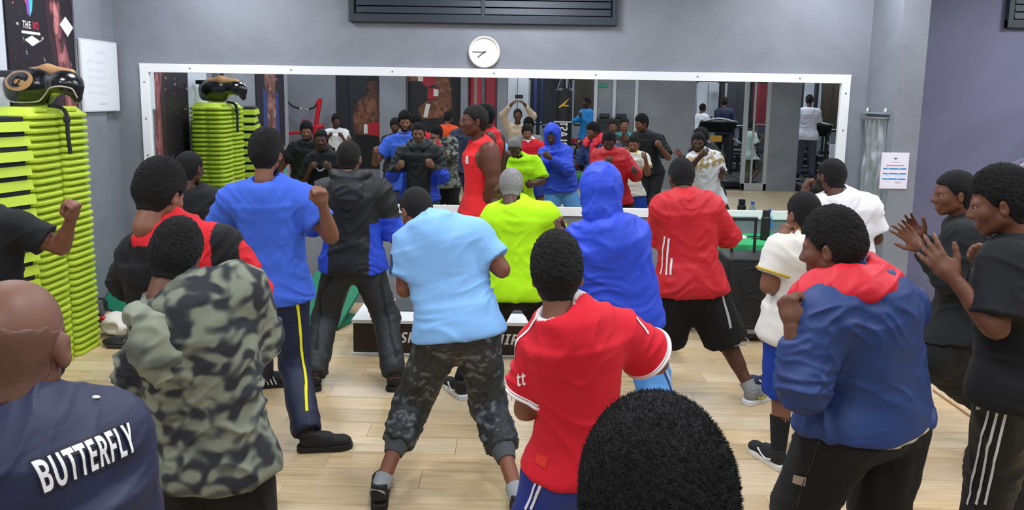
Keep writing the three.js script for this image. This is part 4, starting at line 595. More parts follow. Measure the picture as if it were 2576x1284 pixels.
// light blue T-shirt
{ const cols = [lin(0x1a1c1e), lin(0x303436), lin(0x202325), lin(0x32373a), lin(0x6a7074)];
  const P = person({ label: 'person in a pale blue T-shirt and grey camouflage joggers with bare shins', z: 3.75, az: -8, skin: 0x7d4e38, hair: 'fade', hairColor: 0x1c1613, bulk: 1.08,
    head: [1047, 530, 0.22], neck: [1092, 568, 0.12], hd: { az: -35, pitch: 40 }, shL: [1028, 615, 0.06], shR: [1196, 592, 0.06], elL: [1018, 728, 0.02], wrL: [1055, 650, 'f'], elR: [1248, 660, 0.02], wrR: [1190, 600, 'f'],
    pel: [1152, 800, -0.05], hpL: [1112, 845, -0.05], hpR: [1198, 845, -0.05], knL: [1040, 1010, 0.08], knR: [1228, 1010, 0.1], anL: [955, 1232], anR: [1306, 1262] });
  legs(P, { name: 'joggers', color: camo(cols, 7, 3, 3.2), loose: 0.034, end: 0.5, hemR: 0.052, bunch: 0.02, cuffs: 0x4c5053, cuffLen: 0.12, fold: 0.01, mat: NYLON });
  top(P, { sl: 'short', color: 0x83b7ea, rib: 0x7bb0e6, hem: 0.08, loose: 0.028, wid: [0.2, 0.205, 0.215], dep: [0.14, 0.14, 0.15], hunch: 0.03, fold: 0.01, slLen: 0.72 });

  stripe(P, P.topGeo, [[985, 640], [983, 690]], 0.03, 'sleeve_badge', flat(0x24406e), P.top, 8);
  shoes(P, { color: 0x141415, sole: 0x101010, az: [-8, 20], sock: 0.14, sockColor: 0x8f9496 });
}
// neon T-shirt
{ const P = person({ label: 'person with grey hair in a neon yellow-green T-shirt and black trousers', z: 5.0, az: 5, skin: SKIN.deep, hair: 'short', hairColor: 0xb9b7b2, bulk: 1.15,
    head: [1286, 472, 0.08], neck: [1300, 520, 0.04], hd: { az: 0, pitch: 25 }, shL: [1246, 548, 0], shR: [1372, 542, 0], elL: [1226, 585, 0.25], wrL: [1249, 502, 'f'], elR: [1405, 610, 0.1], wrR: [1362, 600, 'f'],
    pel: [1298, 705, -0.02], hpL: [1265, 735, 0], hpR: [1333, 735, 0], knL: [1222, 840, 0.1], knR: [1392, 845, 0.1], anL: [1162, 970], anR: [1435, 985] });
  legs(P, { color: 0x080809, loose: 0.024, hemR: 0.05 });
  top(P, { sl: 'short', color: 0xb4f000, rib: 0xa8e400, hem: 0.1, loose: 0.036, wid: [0.185, 0.2, 0.215], fold: 0.009, lean: 0.4, slLen: 0.9 });

  shoes(P, { color: 0x1c1d20, sole: 0xe3e5e6, az: [-30, 30], mark: 'swoosh', lace: 0xdddddd });
}
// instructor on the platform
{ const fz = 0.298, P = person({ label: 'muscular person in a red tank top standing on the low platform, seen in profile', z: 6.15, az: -105, skin: 0x5e3626, hair: 'fade', hairColor: 0x1a1310, bulk: 1.16, arm: 1.22, floor: fz,
    head: [1192, 304, 0], neck: [1210, 357, 0], hd: { az: -112, pitch: 2, size: 1.06 }, shL: [1233, 380, -0.17], shR: [1214, 372, 0.19], elL: [1240, 458, -0.22], wrL: [1220, 524, -0.14], elR: [1215, 455, 0.28], wrR: [1190, 500, 0.3], palmL: V(-0.2, 0, -1), handL: 'relaxed', handR: 'relaxed',
    pel: [1204, 520, 0] });
  legs(P, { len: 'shorts', color: 0x111113, loose: 0.018, fold: 0.004 });
  top(P, { name: 'tank_top', sl: 'none', color: 0xe01f26, hem: 0.05, loose: 0.016, wid: [0.165, 0.165, 0.19], dep: [0.125, 0.125, 0.15], over: 0.004, fold: 0.005 });
  pressPix(P, P.topGeo, [[1172, 392], [1179, 392], [1179, 412], [1172, 412]], 3, 5, 'chest_emblem', flat(0xe8dcd8), P.top);

  shoes(P, { color: 0x2a3a78, sole: 0xe6e6e6, az: [-95, -115], sockColor: 0xdddddd });
}
// royal blue hooded jacket, hood up
{ const P = person({ label: 'person in a royal blue windbreaker with the hood up and pale blue track trousers', z: 4.0, az: -8, skin: SKIN.deep, hair: 'short', bulk: 1.12,
    head: [1510, 492, 0.02], neck: [1516, 565, 0], hd: { az: -12, pitch: 12 }, shL: [1462, 605, 0.0], shR: [1592, 590, 0.04], elL: [1440, 660, 0.18], wrL: [1412, 590, 'f'], elR: [1582, 660, 0.22], wrR: [1480, 590, 'f'],
    pel: [1556, 745, 0], hpL: [1520, 800, 0], hpR: [1600, 800, 0], knL: [1500, 950, 0.05], knR: [1638, 940, 0.08], anL: [1470, 1160], anR: [1690, 1150] });
  const bl = 0x2347cc;
  legs(P, { color: 0x5f9fe0, loose: 0.034, hemR: 0.06, mat: NYLON });
  top(P, { name: 'windbreaker', sl: 'long', color: bl, hem: 0.17, loose: 0.042, wid: [0.215, 0.225, 0.225], dep: [0.17, 0.17, 0.17], mat: NYLON, hood: true, fold: 0.013, hunch: 0.02, cuff: 0.9 });
  hoodUp(P, bl);
  const zip = P.J.neck.clone().addScaledVector(P.Fc, 0.3);

  for (const [dx, c] of [[0, 0x0f1c40], [6, 0xe8ecf0]]) stripe(P, P.legGeo, [[1652 + dx, 830], [1664 + dx, 900], [1680 + dx, 960], [1690 + dx, 990]], 0.012, 'side_stripe', flat(c), P.legMesh, 16);
  shoes(P, { color: 0x1d2d63, sole: 0xe4e6e8, az: [-20, 10], mark: 'stripes' });
}
// red football shirt
{ const rd = lin(0xcf1026), wh = lin(0xe9e4e2); const P = person({ label: 'person in a red football shirt with white collar and sleeve trim and blue shorts', z: 2.35, az: 12, skin: SKIN.mid, hair: 'full', hairColor: 0x15110f, sc: 1, bulk: 1.0, scale: 0.94,
    head: [1402, 690, 0.0], neck: [1434, 792, -0.02], hd: { az: 5, pitch: 10, roll: -4 }, shL: [1362, 868, 0.02], shR: [1560, 835, 0.04], elL: [1322, 1030, 0.05], wrL: [1400, 930, 'f'], elR: [1650, 912, 0.12], wrR: [1560, 840, 'f'],
    pel: [1462, 1120, 0], hpL: [1395, 1200, 0], hpR: [1515, 1190, 0], knL: [1330, 1440, 0.02], anL: [1320, 1790], anR: [1560, 1780] });
  legs(P, { len: 'shorts', color: 0x102c80, loose: 0.03, mat: NYLON, fold: 0.008 });
  top(P, { name: 'football_shirt', sl: 'short', hem: 0.06, loose: 0.026, wid: [0.14, 0.14, 0.16], over: 0.006, slLen: 0.72, flare: 0.026, fold: 0.009, rib: 0xece6e4, ribR: 0.015, color: rd, lean: 0.6 });
  const wm = flat(0xece6e4); // white bands round the sleeve ends, the shoulder lines and the red tail label
  for (const q of ['L', 'R']) { sleeveBand(P, q, 0.69, 0.006, 0xece6e4); sleeveBand(P, q, 0.645, 0.003, 0xece6e4); }
  stripe(P, P.topGeo, [[1352, 800], [1315, 845], [1296, 895]], 0.011, 'shoulder_stripe', wm, P.top, 14); stripe(P, P.topGeo, [[1560, 768], [1600, 800], [1630, 840]], 0.011, 'shoulder_stripe', wm, P.top, 14);
  pressPix(P, P.topGeo, [[1300, 935], [1324, 930], [1326, 975], [1302, 980]], 4, 6, 'sleeve_print', printMat(textTex('tt', 64, 64, '#efe6e4')), P.top);
  pressPix(P, P.topGeo, [[1352, 1140], [1382, 1152], [1372, 1180], [1346, 1162]], 4, 4, 'hem_label', flat(0xd8281a), P.top);

  for (const dx of [0, 14]) stripe(P, P.legGeo, [[1366 + dx, 1185], [1345 + dx, 1225], [1322 + dx, 1282]], 0.009, 'side_stripe', flat(0xe8e8ee), P.legMesh, 16);
  shoes(P, { color: 0x202226, sole: 0xdddddd, sock: 0.3, sockColor: 0xe2e2e2 });
}
// red track jacket
{ const P = person({ label: 'person in a red track jacket with white side stripes and black shorts', z: 4.9, az: 3, skin: SKIN.deep, hair: 'short', hairColor: 0x120f0e, bulk: 1.12,
    head: [1713, 447, 0.08], neck: [1720, 496, 0.03], hd: { az: -5, pitch: 25 }, shL: [1672, 525, 0], shR: [1786, 522, 0], elL: [1646, 592, 0.1], wrL: [1672, 530, 'f'], elR: [1832, 596, 0.08], wrR: [1795, 560, 'f'],
    pel: [1734, 690, 0], hpL: [1704, 730, 0], hpR: [1772, 732, 0], knL: [1670, 860, 0.1], knR: [1828, 862, 0.02], anL: [1640, 1000], anR: [1890, 985] });
  legs(P, { len: 'shorts', color: 0x080809, loose: 0.045, end: 0.95, hemR: 0.1 });
  top(P, { name: 'track_jacket', sl: 'long', color: 0xc3101f, hem: 0.11, loose: 0.036, wid: [0.2, 0.205, 0.205], collarUp: 0.45, fold: 0.01, mat: NYLON });
  const wm = flat(0xe6e0e0); for (const [a, b, c] of [[[1673, 595], [1668, 640], [1662, 690]], [[1683, 600], [1679, 645], [1676, 692]], [[1690, 650], [1688, 672], [1687, 692]]]) stripe(P, P.topGeo, [a, b, c], 0.014, 'side_stripe', wm, P.top, 12);

  const lg = leggings(P, 0x0a0a0b); void lg;
  stripe(P, P.legGeo, [[1818, 745], [1830, 790], [1838, 826]], 0.018, 'side_stripe', flat(0xb9b9bb), P.legMesh, 10);
  for (const q of ['L', 'R']) { const k = mixV(P.J['hp' + q], P.J['kn' + q], 0.93); const a = P.Rh, f = P.Fh, pts = []; for (let i = 0; i < 16; i++) { const t = i / 16 * 2 * Math.PI; pts.push(k.clone().addScaledVector(a, Math.cos(t) * 0.152).addScaledVector(f, Math.sin(t) * 0.148)); } P.add('hem_piping', tube(pts, 0.006, 40, 5, true), plain(0x9a9a9c, 0.8), P.legMesh); }
  shoes(P, { color: 0x7d7f7c, sole: 0xd9dadb, az: [-10, 55], mark: 'swoosh', markColor: 0xb5a93a, sockColor: 0x8b8d8c, sock: 0.2 });
}
// cream T-shirt with yellow trim
{ const P = person({ label: 'person in a cream T-shirt with yellow trim, blue shorts and black socks', z: 3.98, az: -8, skin: SKIN.mid, hair: 'short', hairColor: 0x15110f, scale: 0.93, bulk: 1.05,
    head: [2020, 540, 0.02], neck: [2016, 600, 0], hd: { az: -15, pitch: 14 }, shL: [1962, 628, -0.03], shR: [2080, 630, 0.02], elL: [1936, 708, -0.05], wrL: [1972, 590, 'f'], elR: [2080, 705, 0.1], wrR: [2040, 610, 'f'],
    pel: [1990, 800, 0], hpL: [1970, 850, -0.02], hpR: [2030, 850, 0.03], knL: [1966, 990, 0.0], knR: [2046, 990, 0.06], anL: [1958, 1140], anR: [2056, 1120] });
  legs(P, { len: 'shorts', color: 0x123a9e, loose: 0.026, end: 1.0, hemR: 0.08 });
  top(P, { sl: 'short', color: 0xe4e0d4, rib: 0xc9b23a, hem: 0.12, loose: 0.026, wid: [0.125, 0.13, 0.145], over: 0.006, fold: 0.006, slLen: 0.66 });
  for (const q of ['L', 'R']) sleeveBand(P, q, 0.6, 0.007, 0xc9ac2e);
  shoes(P, { color: 0x17181a, sole: 0xe0ded4, az: [-22, -10], mark: 'swoosh', sock: 0.62, sockColor: 0x141416 });
}
// white T-shirt by the pillar
{ const P = person({ label: 'person in a white T-shirt with tan shoulder print standing beside the pillar', z: 5.05, az: 5, skin: SKIN.deep, hair: 'fade', hairColor: 0x161210, beard: true, bulk: 1.12,
    head: [2090, 444, 0.05], neck: [2112, 492, 0.02], hd: { az: -18, pitch: 10 }, shL: [2066, 522, 0.05], shR: [2182, 522, -0.02], elL: [2012, 545, 0.2], wrL: [2024, 482, 'f'], elR: [2200, 590, -0.02], wrR: [2150, 560, 'f'],
    pel: [2132, 680, 0], hpL: [2096, 720, 0], hpR: [2164, 720, 0], knL: [2010, 840, 0.05], knR: [2190, 850, 0.05], anL: [1962, 960], anR: [2215, 975] });
  const wh = lin(0xe9e7ea), tn = lin(0xb79b6c);
  legs(P, { len: 'shorts', color: 0x17181b, loose: 0.04 });
  top(P, { sl: 'short', color: p => { const [r, u, f] = inBox(p, P); return f > 0.05 && u > 0.36 && noise(p.x * 14, p.y * 14, p.z * 14) > -0.1 ? tn : wh; }, rib: 0xe9e7ea, hem: 0.1, loose: 0.024, wid: [0.18, 0.18, 0.185], fold: 0.009 });

  shoes(P, { color: 0x23304f, sole: 0xdfe2e4, az: [-50, 20], mark: 'swoosh', sockColor: 0x17181b });
}
// navy pullover with red hood lining
{ const nv = 0x1e386e, P = person({ label: 'stocky person in a navy pullover jacket with a red hood and black trousers', z: 2.6, az: -42, hipAz: -38, skin: SKIN.dark, hair: 'full', hairColor: 0x17130f, bulk: 1.22,
    head: [2090, 622, 0.03], neck: [2142, 722, 0.02], hd: { az: -52, pitch: 12, size: 1.0 }, shL: [2082, 800, -0.12], shR: [2262, 778, 0.16], elL: [2022, 965, -0.17], wrL: [2000, 850, -0.14], elR: [2200, 880, 0.34], wrR: [2066, 770, 0.36], palmL: V(0.7, 0.1, -0.7),
    pel: [2180, 1000, 0], hpL: [2118, 1075, -0.06], hpR: [2240, 1070, 0.08], knL: [2020, 1275, 0.0], knR: [2210, 1290, 0.1], anL: [1985, 1640], anR: [2225, 1600] });
  legs(P, { color: 0x0a0a0b, loose: 0.034, hemR: 0.062 });
  top(P, { name: 'pullover', sl: 'long', color: nv, hem: 0.07, loose: 0.036, wid: [0.19, 0.21, 0.21], dep: [0.175, 0.185, 0.175], mat: NYLON, hood: true, fold: 0.011, hunch: 0.025, slLoose: 0.006, cuff: 0.76 });
  hoodDown(P, 0xd11a2c, 0.98, V(-0.035, 0.06, 0.02), true); bib(P, 0xd11a2c);
  const hb = P.J.pel.clone().addScaledVector(P.spine, -0.06); P.add('undershirt', meshSDF([trunk([{ c: hb.clone().addScaledVector(P.spine, -0.05), r: P.Rh, f: P.Fh, w: 0.205, d: 0.185 }, { c: hb.clone().addScaledVector(P.spine, 0.06), r: P.Rh, f: P.Fh, w: 0.2, d: 0.18 }], 0.02)], 0.012), plain(0xdcd3c4, 0.9), P.g);

  stripe(P, P.legGeo, [[2070, 1085], [2050, 1150], [2022, 1215], [2005, 1275]], 0.004, 'seam', flat(0x2c2c2e), P.legMesh, 20); pressPix(P, P.legGeo, [[1998, 1194], [2030, 1202], [2026, 1224], [1994, 1214]], 3, 3, 'cloth_tag', flat(0x9b8a78), P.legMesh);
  shoes(P, { color: 0x1a1a1c, sole: 0xcccccc });
}
// dark hoodie, side-on
{ const P = person({ label: 'person in a charcoal hooded sweatshirt and black trousers, side-on with one knee lifted', z: 4.1, az: -78, hipAz: -72, skin: 0x6e4533, hair: 'short', hairColor: 0x100d0c, bulk: 1.05,
    head: [2398, 488, 0], neck: [2428, 560, 0], hd: { az: -82, pitch: 4 }, shL: [2420, 600, -0.15], shR: [2436, 592, 0.17], elL: [2385, 700, -0.2], wrL: [2318, 628, -0.1], elR: [2395, 680, 0.22], wrR: [2320, 600, 0.25], handL: 'open', handR: 'open', palmL: V(-0.3, -0.4, 0.9), palmR: V(0, -0.3, 1),
    pel: [2432, 800, 0], knL: [2345, 900, -0.12], anL: [2452, 985, 0.05], knR: [2490, 965, 0.1], anR: [2556, 1130] });
  legs(P, { color: 0x0d0d0e, loose: 0.05, end: 0.9, hemR: 0.07 });
  top(P, { name: 'hoodie', sl: 'long', color: 0x14181a, hem: 0.08, loose: 0.032, dep: [0.15, 0.15, 0.155], mat: FLEECE, hood: true, hunch: 0.02 });
  hoodDown(P, 0x14181a, 0.85);

  shoes(P, { color: 0x141416, sole: 0x222222, az: [-60, -70], lift: [P.J.anL.y - 0.085, 0], pitch: [-35, 0] });
}
// black polo at the edge
{ const P = person({ label: 'person in a black polo shirt and black track trousers with three white stripes', z: 2.8, az: -55, hipAz: -45, skin: 0x6e4632, hair: 'full', hairColor: 0x120f0d, bulk: 1.05,
    head: [2514, 512, 0.02], neck: [2560, 622, 0.0], hd: { az: -62, pitch: 14 }, shL: [2526, 672, -0.11], shR: [2612, 655, 0.14], elL: [2506, 815, -0.18], wrL: [2398, 700, -0.08], elR: [2590, 780, 0.32], wrR: [2488, 668, 0.4], handL: 'open', palmL: V(0.5, 0.0, -0.8),
    pel: [2566, 925, 0], hpL: [2540, 985, -0.05], hpR: [2610, 985, 0.06], knL: [2498, 1190, 0.0], anL: [2440, 1490], anR: [2640, 1480] });
  legs(P, { color: 0x0b0c0e, loose: 0.028, hemR: 0.055, mat: NYLON });
  top(P, { name: 'polo_shirt', sl: 'short', color: 0x0e0f11, hem: 0.1, loose: 0.034, wid: [0.185, 0.18, 0.185], dep: [0.15, 0.14, 0.145], collarUp: 0.4, slLen: 0.84, fold: 0.008 });

  for (const dx of [-12, 10, 32]) stripe(P, P.legGeo, [[2512 + dx, 990], [2494 + dx, 1060], [2470 + dx, 1160], [2446 + dx, 1270]], 0.009, 'side_stripe', flat(0xdedee2), P.legMesh, 24);
  pressPix(P, P.legGeo, [[2458, 998], [2470, 996], [2468, 1030], [2456, 1032]], 3, 4, 'logo_print', flat(0xd6d6da), P.legMesh);
  shoes(P, { color: 0x17171a, sole: 0xcfcfcf });
}
// camouflage hoodie
{
  const P = person({ label: 'person in an olive and charcoal camouflage hoodie and black trousers', z: 2.6, az: 10, skin: SKIN.dark, hair: 'full', hairColor: 0x14110f, bulk: 1.1,
    head: [442, 648, 0.06], neck: [496, 742, 0.02], hd: { az: -8, pitch: 18, roll: 10 }, shL: [414, 800, 0.0], shR: [602, 735, 0.05], elL: [362, 925, 0.02], wrL: [384, 790, 'f'], elR: [640, 850, 0.15], wrR: [560, 760, 'f'],
    pel: [532, 1105, 0], hpL: [472, 1180, 0], hpR: [596, 1170, 0], knL: [452, 1400, 0.0], knR: [640, 1390, 0.05], anL: [430, 1640], anR: [680, 1620] });
  legs(P, { color: 0x08090a, loose: 0.036, hemR: 0.062 });
  top(P, { name: 'hoodie', sl: 'long', color: camoSoft(lin(0x7f8472), lin(0x575a52), lin(0x2b2c31), 8.5, 6), hem: 0.12, loose: 0.05, wid: [0.205, 0.205, 0.21], dep: [0.16, 0.165, 0.17], mat: FLEECE, hood: true, fold: 0.013, slLoose: 0.01, hunch: 0.02, cuff: 0.6 });
  hoodDown(P, camoSoft(lin(0x949a86), lin(0x858b79), lin(0x5a5d56), 5, 1), 1.15, V(-0.09, -0.06, 0));

  shoes(P, { color: 0x1a1a1c, sole: 0xcccccc });
}
// black jacket with red panels
{ const bk = lin(0x09090b), rd = lin(0xd01a26); let P;
  P = person({ label: 'person in a black jacket with red collar and red shoulder panels', z: 3.1, az: 8, skin: SKIN.mid, hair: 'afro', hairColor: 0x0e0c0b, bulk: 1.1,
    head: [405, 490, 0.0], neck: [432, 580, 0.0], hd: { az: 15, pitch: 20 }, shL: [355, 640, 0], shR: [556, 625, 0.02], elL: [330, 705, 0.12], wrL: [400, 640, 'f'], elR: [622, 720, 0.06], wrR: [560, 640, 'f'],
    pel: [478, 925, 0], hpL: [438, 960, 0.03], hpR: [520, 960, 0], knL: [380, 1050, 0.42], anL: [345, 1235], anR: [520, 1235] });
  legs(P, { color: 0x09090b, loose: 0.03, end: 0.82, hemR: 0.055, cuffs: 0xa01822, cuffLen: 0.02 });
  top(P, { name: 'jacket', sl: 'long', hem: 0.12, loose: 0.042, wid: [0.2, 0.205, 0.21], fold: 0.011, collarUp: 0.55, color: p => { const [r, u] = inBox(p, P); const dn = p.clone().sub(P.J.neck); return dn.dot(P.spine) > -0.035 && Math.abs(r) < 0.12 ? rd : (r > 0.07 && r < 0.19 && u > 0.2) ? rd : r > 0.29 ? rd : bk; } });

  shoes(P, { color: 0x151517, sole: 0x8a8a8a });
}
// black jumper in the corner
{ const P = person({ label: 'person in a plain black T-shirt with a white tick on the chest', z: 5.25, az: 8, skin: SKIN.deep, hair: 'fade', hairColor: 0x120f0d,
    head: [479, 424, 0], neck: [494, 482, 0], hd: { az: 12, pitch: 6 }, shL: [440, 512, 0], shR: [552, 508, 0], pel: [505, 680, 0], elL: [425, 600, 0.05], elR: [575, 600, 0.05] });
  legs(P, { color: 0x151618, loose: 0.03 });
  top(P, { sl: 'short', color: 0x0f1012, hem: 0.12, loose: 0.034, fold: 0.008 });
  const c = P.J.neck.clone().addScaledVector(P.spine, -0.17).addScaledVector(P.Fc, 0.16); P.add('chest_print', tube([c.clone().addScaledVector(P.Rc, -0.06).addScaledVector(P.spine, 0.02), c.clone().addScaledVector(P.Rc, -0.02).addScaledVector(P.spine, -0.02), c.clone().addScaledVector(P.Rc, 0.07).addScaledVector(P.spine, 0.03)], 0.008, 12, 5), plain(0xe6e6e6, 0.7), P.top);
 shoes(P, { color: 0x151517, sole: 0xbbbbbb });
}
// black T-shirt at the steps, arm out
{ const P = person({ label: 'person in a black crew-neck T-shirt with a raised fist beside the lime steps', z: 3.9, az: 15, skin: 0x7d5240, hair: 'full', hairColor: 0x110e0c, bulk: 1.05,
    head: [-62, 470, 0], neck: [-42, 540, 0], hd: { az: 15, pitch: 6 }, shL: [-132, 575, 0], shR: [48, 572, 0], elR: [150, 622, 0.05], wrR: [180, 548, 'n'], elL: [-160, 690, 0.1], wrL: [-80, 560, 0.28], palmR: V(-1, 0, -0.3), pel: [-45, 780, 0] });
  legs(P, { color: 0x17181a, loose: 0.03 });
  top(P, { sl: 'short', color: 0x0c0d10, hem: 0.12, loose: 0.032, wid: [0.2, 0.195, 0.2], slLen: 0.66 });
 shoes(P, { color: 0x151517, sole: 0xbbbbbb });
}
// bald person with lettered jacket
{ const P = person({ label: 'bald person in a navy jacket with large white lettering across the back', z: 1.3, az: 14, skin: 0x74503f, hair: 'ring', hairColor: 0x644739, bulk: 1.16, cell: 0.006,
    head: [38, 872, 0.02], neck: [46, 1070, -0.02], hd: { az: -14, pitch: 10, size: 1.08 }, shL: [-205, 1165, -0.04], shR: [248, 1112, 0.07], elL: [-300, 1560, 0.0], elR: [325, 1500, 0.06], wrR: [290, 1800, 0.1], wrL: [-240, 1850, 0.1], pel: [20, 1700, 0.02] });
  legs(P, { color: 0x1b2038, loose: 0.03 });
  top(P, { name: 'jacket', sl: 'long', color: 0x1b2140, hem: 0.14, loose: 0.034, wid: [0.21, 0.215, 0.225], dep: [0.165, 0.165, 0.17], collarUp: 0.62, fold: 0.006, ff: 8, mat: NYLON });
  pressPix(P, P.topGeo, [[58, 1162], [322, 1056], [344, 1142], [100, 1256]], 46, 12, 'back_lettering', printMat(textTex('BUTTERFLY', 1024, 220, '#f1f1f1', { edge: '#1b1d28', sy: 1.3 })), P.top, 0.004);
  P.add('shoulder_mark', new THREE.SphereGeometry(0.006, 10, 8).scale(1.6, 0.5, 1).translate(...(hitPix(P.topGeo, 240, 1000) ?? W(240, 1000, 1.3)).toArray()), plain(0xe8e4d8, 0.6), P.top);
 shoes(P, { color: 0x1a1a1c, sole: 0xcccccc });
}
// head just below the lens
{ const P = person({ label: 'person with dense close-cropped black hair in a plain grey T-shirt', z: 0.86, az: 2, skin: SKIN.dark, hair: 'close', hairColor: 0x120f0d,
    head: [1645, 1300, 0], hd: { az: 0, pitch: 5, size: 1.0 }, cell: 0.009 });
  // every strand is too small to count: one part
  const H = P.hair.geometry, Pp = H.attributes.position, Nn = H.attributes.normal, str = new THREE.ConeGeometry(0.0006, 0.005, 3).translate(0, 0.0018, 0), N = 30000, im = new THREE.InstancedMesh(str, hairMat(0x120f0d), N), m4 = new THREE.Matrix4(), q = new THREE.Quaternion(), up = V(0, 1, 0);
  for (let i = 0; i < N; i++) { const k = Math.floor(rnd() * Pp.count), n = V().fromBufferAttribute(Nn, k).add(V(rnd() - 0.5, rnd() - 0.5, rnd() - 0.5).multiplyScalar(1.5)).normalize(); q.setFromUnitVectors(up, n); m4.compose(V().fromBufferAttribute(Pp, k).add(V(rnd() - 0.5, rnd() - 0.5, rnd() - 0.5).multiplyScalar(0.004)), q, V(1, 0.6 + rnd() * 0.7, 1)); im.setMatrixAt(i, m4); }
  im.name = 'hair_strands'; im.userData.kind = 'stuff'; P.g.add(im);
  legs(P, { color: 0x202226, loose: 0.03 }); top(P, { sl: 'short', color: 0x7a7a76, rib: 0x6c6c68 }); shoes(P, {});
}
// ------------------------------------------------------------------ lime aerobic steps
const lime = M(0xbfd63c, 0.42), limeDeep = lime, blackRub = M(0x1c2024, 0.8);
{
  // nested steps: a shell with a rounded lip, recessed grip and sloping sides; two columns against the side wall
  const lipG = (() => { const s = new THREE.Shape(), a = 0.18, r = 0.07; s.moveTo(-a + r, -a); s.lineTo(-0.05, -a); s.bezierCurveTo(-0.03, -a, -0.03, -a + 0.012, 0, -a + 0.012); s.bezierCurveTo(0.03, -a + 0.012, 0.03, -a, 0.05, -a); s.lineTo(a - r, -a); s.quadraticCurveTo(a, -a, a, -a + r); s.lineTo(a, a - r); s.quadraticCurveTo(a, a, a - r, a); s.lineTo(0.05, a); s.bezierCurveTo(0.03, a, 0.03, a - 0.012, 0, a - 0.012); s.bezierCurveTo(-0.03, a - 0.012, -0.03, a, -0.05, a); s.lineTo(-a + r, a); s.quadraticCurveTo(-a, a, -a, a - r); s.lineTo(-a, -a + r); s.quadraticCurveTo(-a, -a, -a + r, -a); const g = new THREE.ExtrudeGeometry(s, { depth: 0.01, bevelEnabled: true, bevelSize: 0.011, bevelThickness: 0.011, bevelSegments: 2, curveSegments: 3 }); g.rotateX(-Math.PI / 2).translate(0, 0.011, 0); return g; })();
  const shellG = new THREE.CylinderGeometry(0.205, 0.235, 0.02, 4, 1).rotateY(Math.PI / 4).translate(0, 0.038, 0);
  const stepH = 0.0505, n = 36, xf = WY(263, 862, 0).x, zFar = WY(263, 862, 0).z, zMid = WY(201, 901, 0).z, cx = xf - 0.19, w = zMid - zFar;
  for (let col = 0; col < 2; col++) for (let i = 0; i < n; i++) {
    const z = zFar + w * (col + 0.5) - 0.002, t = thing('nested_step', 'lime green nested aerobic step in the two tall stacks by the side wall', 'aerobic step', V(cx + (rnd() - 0.5) * 0.008, i * stepH, z + (rnd() - 0.5) * 0.006), (rnd() - 0.5) * 0.02, 'lime steps nested in two tall stacks');
    const b = part('rim', lipG, lime, t); b.scale.z = (w - 0.012) / 0.382; const s = part('tread', shellG, limeDeep, t); s.scale.z = b.scale.z;
  }
  // top pair: full-height treads
  const topY = n * stepH; const tops = ['lime green aerobic step on top of the farther stack under the body pad', 'lime green aerobic step on top of the nearer stack with a moulded grip'];
  for (let col = 0; col < 2; col++) { const t = thing('capping_step', tops[col], 'aerobic step', V(cx, topY, zFar + w * (col + 0.5))); const b = part('rim', lipG, lime, t); b.scale.z = (w - 0.012) / 0.382; part('tread', merge([new THREE.CylinderGeometry(0.17, 0.235, 0.06, 4, 1).rotateY(Math.PI / 4).translate(0, 0.05, 0)]), lime, t).scale.z = b.scale.z; part('grip_slot', rbox(0.012, 0.022, 0.13, 0.005, 0.152, 0.058, 0), limeDeep, t); }
  // black strap hanging in the gap
  const sx = cx + 0.205; solo('strap', merge([tube([V(sx - 0.1, topY + 0.09, zMid + 0.02), V(sx - 0.01, topY + 0.07, zMid + 0.005), V(sx + 0.018, topY + 0.02, zMid), V(sx + 0.02, topY - 0.1, zMid + 0.006), V(sx + 0.022, topY - 0.26, zMid - 0.008)], 0.014, 24, 6), rbox(0.03, 0.05, 0.05, 0.008, sx + 0.016, topY - 0.01, zMid)]), M(0x232426, 0.85), 'black webbing strap hanging down between the two lime stacks', 'strap');
  // stack with black treads, turned towards the room
  const a = W(78, 300, 4.9), yaw = -0.27, len = 0.74, wd = 0.34, h = 0.097, lx = (x, z) => V(a.x, 0, a.z).add(V(x, 0, z).applyAxisAngle(Y1, yaw));
  const lg = (() => { const s = new THREE.Shape(); s.moveTo(-wd / 2, 0); s.lineTo(wd / 2, 0); s.lineTo(wd / 2 - 0.012, 0.052); s.lineTo(-wd / 2 + 0.012, 0.052); s.closePath(); const g = new THREE.ExtrudeGeometry(s, { depth: len - 0.02, bevelEnabled: true, bevelSize: 0.006, bevelThickness: 0.01, bevelSegments: 2 }); return g.translate(0, 0.006, 0.01); })();
  const bg = rbox(wd - 0.028, 0.034, len - 0.06, 0.006, 0, 0.08, len / 2, 1);
  for (let i = 0; i < 19; i++) { const p = lx(-wd / 2 - 0.01 + 0.008 * Math.sin(i * 2.1), 0.008 * Math.cos(i * 1.7)); const t = thing('mat_step', 'lime green aerobic step with a black rubber tread in the leaning stack', 'aerobic step', V(p.x, i * h, p.z), yaw + 0.02 * Math.sin(i * 3.3), 'lime steps with black treads'); part('frame', lg, lime, t); part('tread_pad', bg, blackRub, t, 'black rubber tread'); }
}
